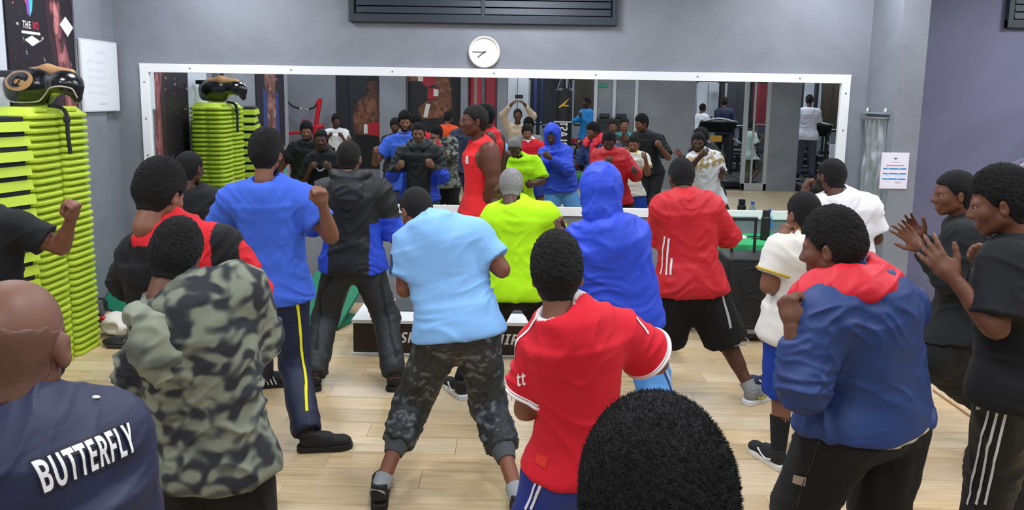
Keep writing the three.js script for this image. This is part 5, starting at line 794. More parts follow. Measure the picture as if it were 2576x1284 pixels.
// ------------------------------------------------------------------ coach's body pad lying on the stacks
{
  const c = W(100, 258, 5.38), leather = new THREE.MeshPhysicalMaterial({ color: 0x0e1114, roughness: 0.22, clearcoat: 0.6, clearcoatRoughness: 0.2 }), tan = M(0xb98d5f, 0.55), y0 = 1.902;
  const t = thing('body_pad', 'black leather body protector pad with tan round patches on top of the lime stacks', 'training pad', V(c.x, y0, c.z)), at = (px, py, f = 0) => W(px, py, 5.38).sub(t.position).add(V(0, 0, f));
  const P1 = at(82, 215), P2 = at(165, 212), cut = at(160, 262), g = relax(meshSDF([ellipsoid(P1, X1, Y1, Z1, 0.2, 0.125, 0.13, 0.05), ellipsoid(P2, X1, Y1, Z1, 0.115, 0.1, 0.13, 0.05), capsule(at(188, 222), at(192, 246), 0.055, 0.04, 0.03), capsule(at(40, 240), at(110, 246), 0.06, 0.055, 0.04), ellipsoid(cut, X1, Y1, Z1, 0.085, 0.085, 0.2, 0.015, 'cut'), half((x, y, z) => 0.004 - y)], 0.0075), 1, 0.5); part('padding', g, leather, t);
  const onto = (px, py, lift = 0.004) => { const p = at(px, py, 0.5); ray.origin.copy(p); ray.direction.set(0, 0, -1); const h = bvhOf(G).raycastFirst(ray, THREE.DoubleSide); return h ? h.point.clone().add(V(0, 0, lift)) : at(px, py, 0.12); }, G = g.clone();
  const patch = (px, py, rx, ry, name, m, lift) => { const ge = new THREE.CircleGeometry(1, 44), A = ge.attributes.position; for (let i = 0; i < A.count; i++) A.setXYZ(i, ...onto(px + A.getX(i) * rx, py - A.getY(i) * ry, lift).toArray()); ge.computeVertexNormals(); return part(name, ge, m, t); };
  patch(72, 204, 37, 25, 'round_patch', tan, 0.005);
  part('emblem', tube([[62, 214], [64, 202], [72, 193], [80, 194], [78, 206], [70, 214], [60, 216]].map(p => onto(...p, 0.008)), 0.004, 40, 6), M(0x1c1a16, 0.6), t);
  part('top_panel', relax(meshSDF([capsule(at(55, 182, -0.04), at(110, 178, -0.05), 0.03, 0.045, 0.04), capsule(at(110, 178, -0.05), at(172, 184, -0.04), 0.045, 0.03, 0.04)], 0.009), 1), tan, t, 'tan leather top panel');
  part('piping', tube([[20, 222], [24, 244], [40, 255], [80, 257], [112, 254], [132, 236], [152, 222], [176, 218], [196, 224], [201, 246]].map(p => onto(...p, 0.002)), 0.006, 70, 6), M(0xc7bfb2, 0.5), t, 'pale edge piping');
  part('buckle', rbox(0.14, 0.05, 0.09, 0.015, ...at(28, 186).toArray()), leather, t);
}
// ------------------------------------------------------------------ platform
{
  const zF = -2.03 * F / 1, fz = WY(885, 893, 0).z, x0 = WY(885, 893, 0).x, x1 = WY(1676, 886, 0).x, h = 0.285, dz = 0.62, w = x1 - x0;
  const t = thing('stage_platform', 'low dark brown platform with a white top and white painted lettering', 'platform', V((x0 + x1) / 2, 0, fz - dz / 2));
  part('body', rbox(w - 0.02, h - 0.04, dz - 0.02, 0.006, 0, h / 2 - 0.004, 0), M(0x2a1d19, 0.5), t); part('top_sheet', rbox(w, 0.03, dz, 0.006, 0, h - 0.015, 0), M(0xe9eaea, 0.5), t, 'white top sheet'); part('base_trim', rbox(w, 0.018, dz, 0.004, 0, 0.009, 0), M(0xe4e4e2, 0.5), t);
  const word = (txt, p0, p1, wpx) => { const a = W(p0, 830, -fz), b = W(p1, 830, -fz), ww = b.x - a.x, hh = 0.13; const m = part('lettering', new THREE.PlaneGeometry(ww, hh).translate((a.x + b.x) / 2 - t.position.x, 0.145, dz / 2 - 0.0085), printMat(textTex(txt, wpx, 128, '#eceae6', { font: 'italic bold 118px sans-serif', sy: 1 })), t); return m; };
  word('SH', 1004, 1046, 128); word('JIRO', 1252, 1336, 256);
  part('end_print', rbox(0.09, h - 0.06, 0.004, 0.001, w / 2 - 0.055, h / 2, dz / 2 - 0.009), M(0x9fb9cb, 0.5), t);
  solo('platform_mat', rbox(w - 0.5, 0.012, 0.36, 0.005), M(0x4c5056, 0.85), 'dark grey rubber mat lying on the white platform top', 'mat', V((x0 + x1) / 2, h + 0.006, fz - dz + 0.2));
}
// ------------------------------------------------------------------ green mats along the mirror wall, and kit left in the corner
{
  const green = M(0x0b7a58, 0.55), a = WY(262, 790, 0), b = WY(885, 800, 0);
  const wedge = (label, x0, x1, z, hgt, tilt, yaw = 0) => { const t = thing('gym_mat', label, 'mat', V((x0 + x1) / 2, 0, z), yaw); const L = x1 - x0; part('panel', rbox(L, 0.035, hgt, 0.01, 0, 0, 0).rotateX(tilt).translate(0, Math.sin(tilt) * hgt / 2 + 0.02, 0), green, t); part('base_panel', rbox(L * 0.96, 0.035, hgt * 0.8, 0.01, 0, 0.02, 0.1), green, t); };
  wedge('green folding gym mat propped in the corner behind the black jacket', LX + 0.04, LX + 1.3, ZB + 0.36, 0.62, 0.62); wedge('green folding gym mat propped against the wall beside the white-topped platform', -1.98, -1.42, ZB + 0.55, 0.6, 0.6, -0.35);
  const p = WY(290, 842, 0), t = thing('head_guard', 'white and red boxing head guard on the floor beside the lime stack', 'head guard', V(p.x, 0, p.z)); const w = M(0xe2ddd3, 0.5);
  part('shell', relax(meshSDF([ball(0, 0.1, 0, 0.105, 0.095, 0.12), ball(0.07, 0.07, 0.05, 0.07, 0.06, 0.07), ball(0.02, 0.08, 0.11, 0.06, 0.045, 0.05, 0.02, 'cut')], 0.008), 1), w, t); part('red_patch', ball2(0.035, -0.06, 0.16, 0.07), M(0xc0202a, 0.5), t); part('strap', tube([V(0.1, 0.09, 0.06), V(0.17, 0.07, 0.08), V(0.2, 0.05, 0.03)], 0.016, 14, 6), w, t);
  const q = WY(285, 868, 0), u = thing('focus_mitt', 'black focus mitt lying on the floor under the head guard', 'boxing mitt', V(q.x + 0.06, 0, q.z + 0.0)); part('pad', relax(meshSDF([ball(0, 0.035, 0, 0.14, 0.035, 0.1), ball(0.1, 0.04, 0.0, 0.09, 0.05, 0.08)], 0.008), 1), M(0x1b1a1c, 0.5), u); part('edge', rbox(0.18, 0.02, 0.02, 0.006, 0.02, 0.02, 0.09), M(0x34343a, 0.6), u); part('red_panel', rbox(0.07, 0.03, 0.012, 0.004, 0.13, 0.05, 0.075), M(0x7a1018, 0.6), u);
  const g = WY(272, 800, 0), v = thing('boxing_glove', 'black boxing glove with a tan cuff on the floor in the corner', 'boxing glove', V(g.x + 0.03, 0, g.z + 0.2)); part('mitt', relax(meshSDF([ball(0, 0.1, 0, 0.085, 0.09, 0.1), ball(-0.01, 0.17, -0.03, 0.07, 0.06, 0.08), capsule(V(0.06, 0.09, 0.04), V(0.09, 0.1, -0.02), 0.035, 0.03)], 0.008), 1), M(0x141417, 0.35), v); part('cuff', new THREE.CylinderGeometry(0.055, 0.06, 0.09, 20, 1, true).rotateZ(1.2).translate(0.13, 0.07, 0.05), M(0xa88a5c, 0.6, { side: THREE.DoubleSide }), v);
}
function ball2(r, x, y, z) { return new THREE.SphereGeometry(r, 14, 10).scale(1, 0.6, 0.8).translate(x, y, z); }
// ------------------------------------------------------------------ loudspeaker, cloth-covered table, bottles, bag
{
  const a = WY(1822, 862, 0), b = WY(1936, 862, 0), w = Math.max(0.36, b.x - a.x + 0.03), h = 0.73, d = 0.34, t = thing('loudspeaker', 'tall black wheeled loudspeaker with a raised pull handle in front of the green table', 'loudspeaker', V((a.x + b.x) / 2, 0, a.z - d / 2)), bk = M(0x141517, 0.6);
  part('cabinet', rbox(w, h - 0.04, d, 0.025, 0, h / 2 + 0.02, 0, 3), bk, t); part('grille', rbox(w - 0.05, h - 0.13, 0.012, 0.005, 0, h / 2 + 0.02, d / 2), M(0x1d1e20, 0.75, { bumpMap: weave, bumpScale: 0.003 }), t);
  for (const [y, r] of [[0.27, 0.13], [0.55, 0.1]]) part('cone_ring', new THREE.TorusGeometry(r, 0.008, 8, 36).translate(0, y, d / 2 + 0.004), M(0x1a1b1d, 0.75), t);
  part('badge', rbox(0.07, 0.035, 0.006, 0.002, 0.02, 0.1, d / 2 + 0.008), M(0x8b8e92, 0.4, { metalness: 0.5 }), t);
  part('handle', merge([rbox(0.022, 0.3, 0.022, 0.005, -0.105, h + 0.13, -0.08), rbox(0.022, 0.3, 0.022, 0.005, 0.09, h + 0.13, -0.08), rbox(0.23, 0.032, 0.034, 0.012, -0.008, h + 0.29, -0.08)]), M(0x1a1b1d, 0.5), t); for (const s of [-1, 1]) part('wheel', cyl(0.04, 0.04, 0.03, 0, 0, 0, 18).rotateZ(Math.PI / 2).translate(s * (w / 2 - 0.03), 0.04, -d / 2 + 0.04), M(0x101010, 0.8), t);
  for (const [x, y] of [[-w / 2 + 0.03, h - 0.03], [w / 2 - 0.06, h - 0.03], [0.02, 0.05]]) part('screw', cyl(0.006, 0.006, 0.004, 0, 0, 0, 8).rotateX(Math.PI / 2).translate(x, y, d / 2 + 0.003), M(0x55585c, 0.4), t);
  const tx0 = W(1788, 610, D - 0.4).x, tx1 = tx0 + 1.1, tt = thing('side_table', 'small table under a bright green cloth against the wall below the mirror', 'table', V((tx0 + tx1) / 2, 0, ZB + 0.33)), gm = M(0x2fa763, 0.85), hgt = 0.76;
  part('tablecloth', rbox(tx1 - tx0, 0.02, 0.56, 0.008, 0, hgt, 0), gm, tt); part('cloth_drop', rbox(tx1 - tx0, 0.36, 0.012, 0.004, 0, hgt - 0.18, 0.275), gm, tt); for (const s of [-1, 1]) for (const q of [-1, 1]) part('leg', cyl(0.018, 0.018, hgt, s * 0.48, hgt / 2, q * 0.22, 10), M(0x2a2a2c, 0.5), tt);
  const bw = W(1931, 590, D - 0.35), wb = thing('water_bottle', 'clear plastic water bottle with a blue cap on the green table', 'bottle', V(bw.x + 0.035, hgt + 0.01, ZB + 0.26)); part('bottle', new THREE.LatheGeometry([[0, 0], [0.036, 0], [0.038, 0.02], [0.036, 0.09], [0.038, 0.1], [0.038, 0.16], [0.03, 0.2], [0.015, 0.225], [0.014, 0.24], [0, 0.24]].map(p => new THREE.Vector2(...p)), 24), new THREE.MeshPhysicalMaterial({ color: 0xcfe6f2, roughness: 0.08, transmission: 0.9, thickness: 0 }), wb); part('cap', cyl(0.017, 0.017, 0.025, 0, 0.25, 0, 16), M(0x1f58c8, 0.4), wb, 'blue cap'); part('label_band', new THREE.CylinderGeometry(0.0392, 0.0392, 0.06, 24, 1, true).translate(0, 0.125, 0), M(0x3c7fc0, 0.5, { side: THREE.DoubleSide }), wb);
  const bf = W(1919, 600, D - 0.3), fl = thing('drinking_flask', 'black drinking flask beside the water bottle on the green table', 'flask', V(bf.x - 0.01, hgt + 0.01, ZB + 0.38)); part('body', new THREE.LatheGeometry([[0, 0], [0.04, 0], [0.042, 0.01], [0.042, 0.2], [0.032, 0.22], [0, 0.22]].map(p => new THREE.Vector2(...p)), 24), M(0x17181a, 0.45), fl); part('lid', cyl(0.034, 0.032, 0.05, 0, 0.245, 0, 20), M(0x111214, 0.5), fl);
  solo('white_lid', new THREE.SphereGeometry(0.035, 16, 10, 0, 6.3, 0, 1.57).scale(1.3, 0.6, 1), M(0xe8e8e6, 0.5), 'small white plastic lid on the green table behind the speaker handle', 'lid', V(W(1868, 630, D - 0.3).x, hgt + 0.01, ZB + 0.3));
  solo('cable', tube([V(0, 0.006, 0), V(0.06, 0.008, 0.03), V(0.1, 0.01, -0.02), V(0.03, 0.012, -0.05), V(-0.04, 0.012, -0.01)], 0.005, 40, 6), M(0x151617, 0.6), 'thin black cable coiled on the green table', 'cable', V(W(1885, 625, D - 0.3).x, hgt + 0.012, ZB + 0.34));
  const gb = WY(1712, 838, 0), bag = thing('gym_bag', 'small black gym bag on the floor beside the loudspeaker', 'bag', V(gb.x, 0, gb.z - 0.1)); part('pouch', relax(meshSDF([ball(0, 0.13, 0, 0.16, 0.13, 0.12, 0.03), ball(0.03, 0.2, 0, 0.09, 0.12, 0.08, 0.04), half((x, y, z) => 0.002 - y)], 0.01), 1), M(0x121214, 0.7), bag); part('carry_strap', tube([V(-0.1, 0.2, 0.03), V(0.0, 0.36, 0.04), V(0.12, 0.34, 0.02), V(0.13, 0.22, 0)], 0.012, 24, 6), M(0x1b1b1d, 0.8), bag);
}
// ------------------------------------------------------------------ behind the lens, seen only in the mirror: rear wall, weights hall and its people
const atZ = (px, py, z) => MW(px, py, 2 * D + z);            // where a mirror pixel lies at the real depth z
{ // posters and boards on the partition, facing the mirror
  const flip = Math.PI; const mid = (a, b) => (pX(a) + pX(b)) / 2, wid = (a, b) => pX(b) - pX(a);
  poster(0, 'dark poster of a shirtless boxer with red gloves on the rear wall', V(mid(882, 965), 0.35, ZP), wid(882, 965), 2.35, flip, (x, w, h) => { x.fillStyle = '#24272d'; x.fillRect(0, 0, w, h); speck(x, w, h * 0.4, 40, ['#52565e', '#7b8088']); blob(x, '#5a3628', [[90, 250], [170, 220], [230, 300], [330, 340], [440, 420], [470, 560], [420, 700], [300, 720], [120, 680], [20, 600], [0, 420]]); blob(x, '#8a5a44', [[120, 330], [240, 380], [240, 520], [140, 560], [60, 460]]); blob(x, '#4a2c20', [[60, 130], [200, 110], [230, 200], [170, 300], [70, 280]]); flesh(x, 230, 500, 190, 170, 90, ['#8a5a44', '#4a2c20', '#a06c52', '#3b241b', '#6e4534'], 21); flesh(x, 145, 210, 60, 70, 24, ['#6b4232', '#4a2c20', '#825440'], 8); blob(x, '#141416', [[70, 120], [210, 90], [240, 180], [200, 170], [80, 170]]); blob(x, '#b5202c', [[20, 560], [220, 580], [240, 680], [60, 720], [0, 680]]); blob(x, '#dcdcdc', [[230, 590], [290, 590], [290, 680], [230, 680]]); blob(x, '#101114', [[60, 700], [420, 690], [460, 1024], [40, 1024]]); });
  poster(0, 'dark poster of two boxers in red gloves on the rear wall', V(mid(1030, 1163), 0.5, ZP), wid(1030, 1163), 2.2, flip, (x, w, h) => { x.fillStyle = '#191a1f'; x.fillRect(0, 0, w, h); blob(x, '#a6212b', [[250, 90], [370, 60], [400, 160], [330, 220], [240, 180]]); blob(x, '#6d3f2c', [[130, 60], [240, 40], [260, 150], [200, 230], [250, 300], [230, 420], [90, 420], [100, 260]]); flesh(x, 180, 240, 70, 170, 60, ['#8c5a42', '#4f2d20', '#a26a4e', '#6d3f2c'], 5); blob(x, '#8c5a42', [[380, 100], [512, 110], [512, 160], [390, 160]]); blob(x, '#e4e2de', [[370, 90], [420, 90], [420, 160], [370, 160]]); blob(x, '#a6212b', [[240, 220], [330, 230], [330, 330], [250, 330]]); blob(x, '#e0ddd8', [[220, 240], [270, 230], [270, 300], [225, 300]]); blob(x, '#774834', [[110, 330], [330, 340], [420, 420], [380, 520], [120, 500]]); flesh(x, 250, 430, 130, 80, 50, ['#8f5a40', '#5a3424', '#a56c4c', '#3d241a'], 14); blob(x, '#e0ddd8', [[300, 380], [340, 370], [370, 500], [330, 510]]); });
  solo('banner', rbox(pX(882) - pX(850), 2.6, 0.03, 0.01), M(0x1d2026, 0.7), 'narrow black hanging banner on the rear wall beside the boxer poster', 'banner', V((pX(850) + pX(882)) / 2, 1.35, ZP - 0.02));
  // red and grey target boards between the columns
  for (const [a, b, c] of [[1184, 1212, 0xb22438], [1222, 1248, 0x8f1c30]]) { const t = thing('target_board', a < 1200 ? 'red upholstered wall target with a grey centre strip on the rear wall' : 'dark red upholstered wall target beside the rear column', 'wall target', V(mid(a, b), 0.8, ZP)); part('cushion', rbox(wid(a, b), 1.85, 0.1, 0.03, 0, 0.92, -0.06), M(c, 0.5), t); if (a < 1200) part('centre_strip', rbox(0.07, 1.3, 0.02, 0.008, 0, 1.1, -0.115), M(0x8d857c, 0.6), t); }
}
{ // red pull-up and dip station
  const z = ZP - 0.35, P = (px, py, dz = 0) => atZ(px, py, z + dz), red = M(0xc4152b, 0.4), c = P(770, 480), t = thing('dip_station', 'red steel pull-up and dip station with black grips by the rear wall', 'exercise frame', V(c.x, 0, c.z)), o = V(-c.x, 0, -c.z), R = (a, b, r, m = red, n = 'bar', dz = 0, dz2 = 0) => part(n, rod(P(...a, dz).add(o), P(...b, dz2).add(o), r, 8), m, t);
  R([806, 248], [796, 312], 0.05); R([796, 312], [775, 520], 0.05, red, 'post', 0, -0.05); R([720, 300], [722, 336], 0.04); R([722, 336], [770, 332], 0.035); R([770, 332], [764, 300], 0.035); R([799, 256], [796, 262], 0.03);
  part('grip', tube([P(799, 256).add(o), P(794, 268).add(o), P(775, 276).add(o)], 0.022, 16, 7), M(0x15161a, 0.6), t); part('grip', tube([P(722, 252).add(o), P(735, 266).add(o), P(757, 274).add(o)], 0.022, 16, 7), M(0x15161a, 0.6), t); for (const p of [[775, 276], [757, 274]]) part('end_cap', new THREE.SphereGeometry(0.03, 12, 8).translate(...P(...p).add(o).toArray()), M(0xcfd2d6, 0.3, { metalness: 0.6 }), t);
  R([720, 414], [746, 414], 0.045); R([746, 414], [746, 520], 0.045, red, 'post'); R([772, 322], [815, 318], 0.05); part('back_pad', rbox(0.22, 0.32, 0.08, 0.03, ...P(772, 322).add(o).toArray()), M(0xd23a52, 0.5), t);
  for (const px of [746, 775]) R([px, 515], [px, 560], 0.05, red, 'post'); const f0 = P(746, 560).add(o), f1 = P(775, 560).add(o); part('base', rbox(1.1, 0.06, 0.5, 0.01, (f0.x + f1.x) / 2, 0.03, 0), red, t); for (const f of [f0, f1]) part('post', rod(V(f.x, 0.05, f.z), V(f.x, f.y + 0.1, f.z), 0.05, 8), red, t);
  const lg = P(700, 300).add(o); part('post', rod(V(lg.x, 0.03, lg.z), V(lg.x, 2.2, lg.z), 0.05, 8), red, t);
}
{ // hanging punch bag with vertical lettering
  const z = ZP + 0.5, c = atZ(1416, 330, z), tex = canvasTex(512, 1024, (x, w, h) => { x.fillStyle = '#15171a'; x.fillRect(0, 0, w, h); x.save(); x.translate(128, 650); x.rotate(-Math.PI / 2); x.fillStyle = '#ecebe6'; x.font = 'bold 118px sans-serif'; x.textAlign = 'center'; x.textBaseline = 'middle'; x.scale(0.95, 0.9); x.fillText('EVERLAST', 0, 0); x.restore(); x.strokeStyle = '#e3b021'; x.lineWidth = 18; x.beginPath(); x.moveTo(82, 190); x.lineTo(140, 190); x.lineTo(118, 150); x.lineTo(178, 218); x.stroke(); });
  const t = thing('punch_bag', 'black hanging punch bag with a yellow mark and white vertical lettering', 'punch bag', V(c.x, 0, c.z)); const g = new THREE.CylinderGeometry(0.2, 0.2, 1.85, 36); g.rotateY(Math.PI / 2); part('bag', g.translate(0, 1.25, 0), M(0xffffff, 0.45, { map: tex }), t); part('cap', cyl(0.2, 0.17, 0.05, 0, 2.2, 0, 30), M(0x15171a, 0.5), t); for (let i = 0; i < 4; i++) { const a = i * Math.PI / 2 + 0.4; part('chain', rod(V(Math.cos(a) * 0.16, 2.2, Math.sin(a) * 0.16), V(0, 2.75, 0), 0.009, 6), M(0x9a9da0, 0.4, { metalness: 0.8 }), t); } part('hook', rod(V(0, 2.72, 0), V(0, CEIL, 0), 0.012, 6), M(0x9a9da0, 0.4, { metalness: 0.8 }), t);
  const q = rod(V(-0.32, 1.55, -0.22), V(0.32, 1.55, -0.22), 0.022, 8); part('white_strap', new THREE.TorusGeometry(0.202, 0.014, 8, 40).rotateX(Math.PI / 2).translate(0, 1.46, 0), M(0xd8d8d4, 0.7), t);
}
// machines
function machine(label, pos, turn, w, h, acc, group) {
  const t = thing('weight_machine', label, 'gym machine', pos, turn, group), dk = M(0x1a1b1e, 0.45), st = M(0xb9bdc2, 0.35, { metalness: 0.6 });
  for (const s of [-1, 1]) part('upright', rbox(0.09, h, 0.1, 0.015, s * w / 2, h / 2, 0), dk, t); part('top_beam', rbox(w + 0.12, 0.1, 0.12, 0.015, 0, h - 0.05, 0), dk, t); part('base_beam', rbox(w + 0.12, 0.07, 0.7, 0.015, 0, 0.035, 0), dk, t);
  for (let i = 0; i < 11; i++) part('weight_plate', rbox(w * 0.5, 0.042, 0.12, 0.006, 0, 0.2 + i * 0.05, 0.02), i % 4 ? dk : st, t); for (const s of [-1, 1]) part('guide_rod', rod(V(s * 0.08, 0.1, 0.02), V(s * 0.08, h - 0.1, 0.02), 0.013, 8), st, t);
  part('shroud', rbox(w * 0.75, h * 0.5, 0.04, 0.015, 0, h * 0.72, -0.08), M(acc, 0.5), t); part('seat', rbox(0.34, 0.08, 0.36, 0.03, 0, 0.5, -0.48), M(0x121214, 0.6), t); part('seat_post', rbox(0.07, 0.48, 0.07, 0.01, 0, 0.24, -0.48), dk, t); part('cable', rod(V(0, h - 0.1, -0.1), V(0, 1.3, -0.25), 0.006, 6), dk, t); part('handle_bar', rod(V(-0.3, 1.3, -0.25), V(0.3, 1.3, -0.25), 0.016, 8), st, t);
}
[[1300, 6.0, 0xe6e9ee, 'cable weight machine with a white shroud in the weights hall by the punch bag'], [1360, 7.2, 0x25356a, 'weight machine with a navy shroud in the weights hall'], [1392, 5.4, 0x2a2c30, 'weight machine with a black shroud behind the punch bag'], [1468, 7.0, 0x3b342e, 'weight machine with a brown shroud in the weights hall'], [1775, 8.2, 0xdfe3ea, 'weight machine with a pale shroud behind the treadmill consoles'], [1850, 7.4, 0x303238, 'weight machine with a charcoal shroud by the glass door'], [2040, 7.0, 0xcfd5de, 'weight machine with a silver shroud behind the treadmill walker'], [1898, 8.8, 0x8e1f2a, 'weight machine with a red shroud seen through the glazed door'], [1990, 8.6, 0x17181c, 'all-black weight machine against the far wall behind the treadmill walker'], [2085, 5.6, 0x3a3226, 'weight machine with a dark olive shroud beside the treadmill walker']].forEach(([px, z, c, l]) => { const p = atZ(px, 300, z); machine(l, V(p.x, 0, p.z), 0.1 * Math.sin(px), 0.8, 2.6, c); });
{ // dumbbell rack with red heads
  const p = atZ(1452, 460, ZP + 1.5), t = thing('dumbbell_rack', 'black rack on the turf edge in the weights hall', 'rack', V(p.x, 0, p.z)), dk = M(0x17181a, 0.5), rackY = [0.22, 0.55, 0.88]; for (const s of [-1, 1]) part('upright', rbox(0.06, 1.05, 0.4, 0.01, s * 0.62, 0.52, 0), dk, t); for (const y of rackY) part('shelf', rbox(1.2, 0.03, 0.36, 0.008, 0, y, 0), dk, t);
  const hd = cyl(0.07, 0.07, 0.09, 0, 0, 0, 12).rotateX(Math.PI / 2), red = M(0xa81f2a, 0.5), proto = new THREE.Group(); part('head', hd, red, proto).position.z = -0.1; part('head', hd, red, proto).position.z = 0.1; part('handle', rod(V(0, 0, -0.08), V(0, 0, 0.08), 0.016, 8), M(0xb0b4b8, 0.3, { metalness: 0.7 }), proto);
  for (const y of rackY) for (let i = 0; i < 7; i++) { const d = proto.clone(); d.name = numbered('dumbbell'); d.position.set(p.x - 0.48 + i * 0.16, y + 0.087, p.z); setData(d, 'red-headed dumbbell on the black rack in the weights hall', 'dumbbell', 'dumbbells on the black rack'); scene.add(d); }
}
// treadmills with tilted consoles
function treadmill(label, pos, turn) { const t = thing('treadmill', label, 'treadmill', pos, turn), dk = M(0x17181b, 0.5), gy = M(0x8f949b, 0.4); part('deck', rbox(0.8, 0.16, 1.8, 0.03, 0, 0.1, 0.3), dk, t); part('belt', rbox(0.52, 0.012, 1.6, 0.004, 0, 0.185, 0.34), M(0x0f1012, 0.8), t); for (const s of [-1, 1]) { part('upright', rbox(0.07, 1.15, 0.12, 0.02, s * 0.38, 0.7, -0.5).rotateX(0.05), dk, t); part('handrail', rod(V(s * 0.38, 1.08, -0.5), V(s * 0.38, 0.98, 0.1), 0.025, 8), gy, t); } part('console', rbox(0.95, 0.34, 0.09, 0.03).rotateX(0.6).translate(0, 1.36, -0.52), dk, t); part('console_edge', tube([V(-0.48, 1.47, -0.44), V(0, 1.56, -0.42), V(0.48, 1.47, -0.44)], 0.02, 20, 8), M(0xcfd4da, 0.35), t); part('info_plate', rbox(0.3, 0.16, 0.01, 0.004, 0, 1.05, -0.56), M(0xd9a43a, 0.5), t); }
{ const p = atZ(1822, 340, ZP + 1.5); treadmill('treadmill with a curved black console beyond the rear opening', V(p.x, 0, p.z), Math.PI * 0.97); const q = atZ(2040, 340, ZP + 0.6); treadmill('treadmill under the walker in the white shirt', V(q.x, 0, q.z - 0.2), Math.PI * 1.05); }
{ // glazed door in the rear wall
  const x0 = pX(1868), x1 = pX(1934), t = thing('glass_door', 'narrow glazed door with a pale metal frame in the rear wall', 'door', V((x0 + x1) / 2, 0, ZP + 0.05)), al = M(0xb9bcbb, 0.4, { metalness: 0.3 }), w = x1 - x0; for (const s of [-1, 1]) part('stile', rbox(0.09, 2.95, 0.08, 0.008, s * (w / 2 - 0.045), 1.475, 0), al, t); part('rail', rbox(w, 0.12, 0.08, 0.008, 0, 2.9, 0), al, t); part('rail', rbox(w, 0.16, 0.08, 0.008, 0, 0.08, 0), al, t); part('glazing_bar', rbox(0.04, 2.8, 0.05, 0.006, -0.06, 1.45, 0), al, t); for (const s of [-1, 1]) part('pane', rbox(w / 2 - 0.05, 2.65, 0.006, 0.002, s * w / 4, 1.48, 0), new THREE.MeshPhysicalMaterial({ color: 0xe8f0f0, roughness: 0.03, transmission: 1, thickness: 0 }), t); struct('wall_rear_lintel', slab(pX(1745), pX(2200), 2.98, CEIL, ZP, ZP + 0.2), wallMat); struct('wall_rear_header', slab(pX(1278), pX(1496), 3.0, CEIL, ZP, ZP + 0.2), wallMat);
}
for (const [px, l] of [[1520, 'black tower fan speaker standing by the rear wall'], [1562, 'slim black tower speaker standing by the door trim']]) { const p = atZ(px, 300, ZP - 0.2), t = thing('tower_speaker', l, 'speaker', V(p.x, 0, p.z)); part('cabinet', rbox(0.26, 1.55, 0.24, 0.03, 0, 0.8, 0), M(0x17181b, 0.55), t); part('head_unit', rbox(0.22, 0.1, 0.2, 0.03, 0, 1.63, 0), M(0x202226, 0.5), t); part('base', rbox(0.34, 0.04, 0.32, 0.01, 0, 0.02, 0), M(0x111214, 0.6), t); }
solo('gym_sign', rbox(0.26, 0.09, 0.02, 0.004), M(0x2f8f72, 0.5), 'small green sign high on the rear wall', 'sign', atZ(1512, 215, ZP - 0.02));

// people reflected from outside the frame
const bystander = (o, t, l, sh = {}) => { const P = person({ cell: 0.014, mirror: true, ...o }); legs(P, { loose: 0.028, ...l }); top(P, { sl: 'short', loose: 0.03, fold: 0.007, ...t }); shoes(P, { sole: 0xcccccc, ...sh }); return P; };
const dz = zv => 2 * D - zv;                                  // a mirror distance as a distance from the lens plane
bystander({ label: 'youth in a white T-shirt resting one arm on his head by the rear wall', z: dz(14.9), az: 10, head: [846, 304, 0], hd: { az: 30 }, scale: 0.96, hair: 'full', skin: SKIN.deep }, { color: 0xe6e8e8, rib: 0xe0e0e0 }, { color: 0x1b1c20 });
bystander({ label: 'person in a dark top half hidden behind the blue T-shirt', z: dz(13.2), az: 0, head: [994, 318, 0], hair: 'afro', skin: SKIN.deep, scale: 0.95 }, { color: 0x17181a }, { color: 0x17181a });
{ const P = bystander({ label: 'person in an orange hooded top standing before the boxers poster', z: dz(15.0), az: 160, head: [1128, 296, 0], hair: 'short', skin: SKIN.dark, scale: 0.97 }, { name: 'hoodie', sl: 'long', color: 0xe8542a, hood: true, mat: FLEECE }, { color: 0x1b1c20 }); hoodDown(P, 0xe8542a, 1.1); }
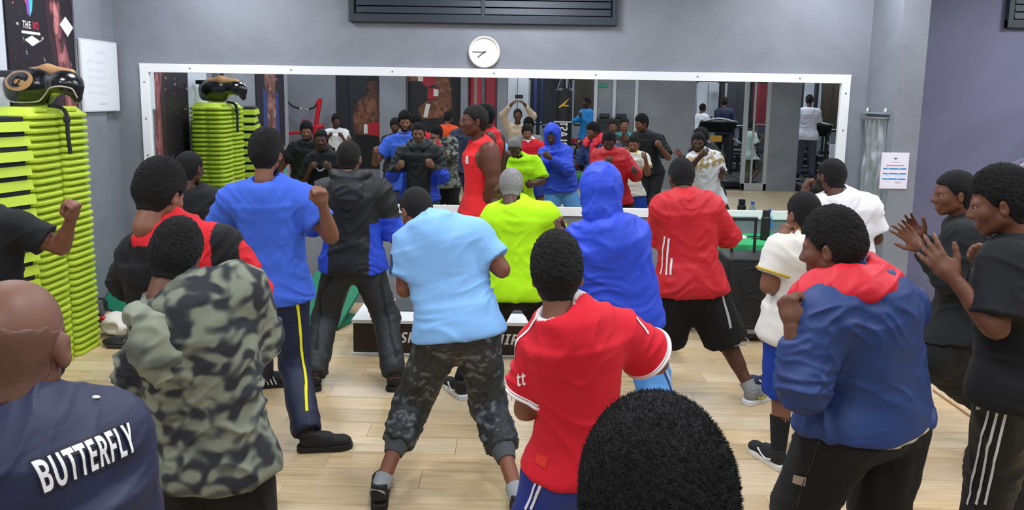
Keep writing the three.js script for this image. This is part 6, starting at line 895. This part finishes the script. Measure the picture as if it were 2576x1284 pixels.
{ // the photographer
  const ph = V(0, CAM_H, 0.035), P = bystander({ label: 'person in a beige sweatshirt holding up a phone with both hands', z: dz(14.45), az: 0, head: V(-0.02, 1.66, 0.42), hair: 'short', skin: SKIN.deep, shL: V(-0.21, 1.42, 0.42), shR: V(0.17, 1.42, 0.42), elL: V(-0.31, 1.66, 0.33), elR: V(0.27, 1.66, 0.33), wrL: V(-0.12, 1.9, 0.17), wrR: V(0.09, 1.9, 0.17), palmL: V(1, 0, -0.3), palmR: V(-1, 0, -0.3), handL: 'relaxed', handR: 'relaxed', hd: { az: 0, pitch: -6 } }, { name: 'sweatshirt', sl: 'long', color: 0xb8a48c, cuff: 0.9, rib: 0xb09c84 }, { color: 0x2c2e33 });
  const t = thing('smartphone', 'dark smartphone held up by the person in beige', 'phone', V(0, CAM_H - 0.01, 0.045)); part('body', rbox(0.15, 0.074, 0.008, 0.004), M(0x24262a, 0.3), t); part('lens_block', rbox(0.034, 0.034, 0.003, 0.001, -0.045, 0.012, -0.0055), M(0x101114, 0.2), t); part('screen', rbox(0.142, 0.068, 0.001, 0.0004, 0, 0, 0.0046), M(0x1b2027, 0.15), t);
}
bystander({ label: 'person with a hand to the cheek beside the teal T-shirt', z: dz(12.5), az: -5, head: [1541, 318, 0], hair: 'short', skin: SKIN.dark, scale: 0.97 }, { color: 0x24282e }, { color: 0x1b1c20 });
bystander({ label: 'smiling person in a teal T-shirt near the rear wall', z: dz(13.9), az: 5, head: [1570, 313, 0], hair: 'short', skin: SKIN.mid, scale: 0.98 }, { color: 0x3b7a84, rib: 0x3b7a84 }, { color: 0x1b1c20 });
bystander({ label: 'person in a bright blue track top using a bar in the weights hall', z: dz(17.6), az: -60, head: [1474, 258, 0], elL: [1455, 300, 0], wrL: [1440, 306, 0.05], hair: 'fade', skin: SKIN.deep, floor: 0.25 }, { name: 'track_top', sl: 'long', color: 0x2f93dc }, { color: 0x15171a });
bystander({ label: 'person in a white T-shirt among the machines beyond the rear opening', z: dz(21.5), az: 120, head: [1768, 272, 0], hair: 'short', skin: SKIN.deep }, { color: 0xe2e4ea }, { color: 0x1b1c20 });
bystander({ label: 'person in a white and navy top behind the treadmill console', z: dz(20.5), az: 150, head: [1823, 258, 0], hair: 'full', skin: SKIN.deep }, { color: 0x25304c, sl: 'long' }, { color: 0x1b1c20 });
bystander({ label: 'person in a white and green T-shirt seen through the glazed door', z: dz(17.9), az: 90, head: [1893, 315, 0], hair: 'short', skin: SKIN.dark, scale: 0.95 }, { color: 0xe0eadc }, { len: 'shorts', color: 0x16171a });
bystander({ label: 'person in a white shirt and grey trousers on a treadmill, back turned', z: dz(17.3), az: 170, head: [2035, 252, 0], hair: 'short', skin: SKIN.deep, floor: 0.2, scale: 1.06 }, { name: 'shirt', color: 0xd9dbe8, sl: 'short' }, { color: 0x4a4d5c });
scene.traverse(o => { if (o.isMesh) { o.castShadow = true; o.receiveShadow = true; } });
renderer.render(scene, camera);
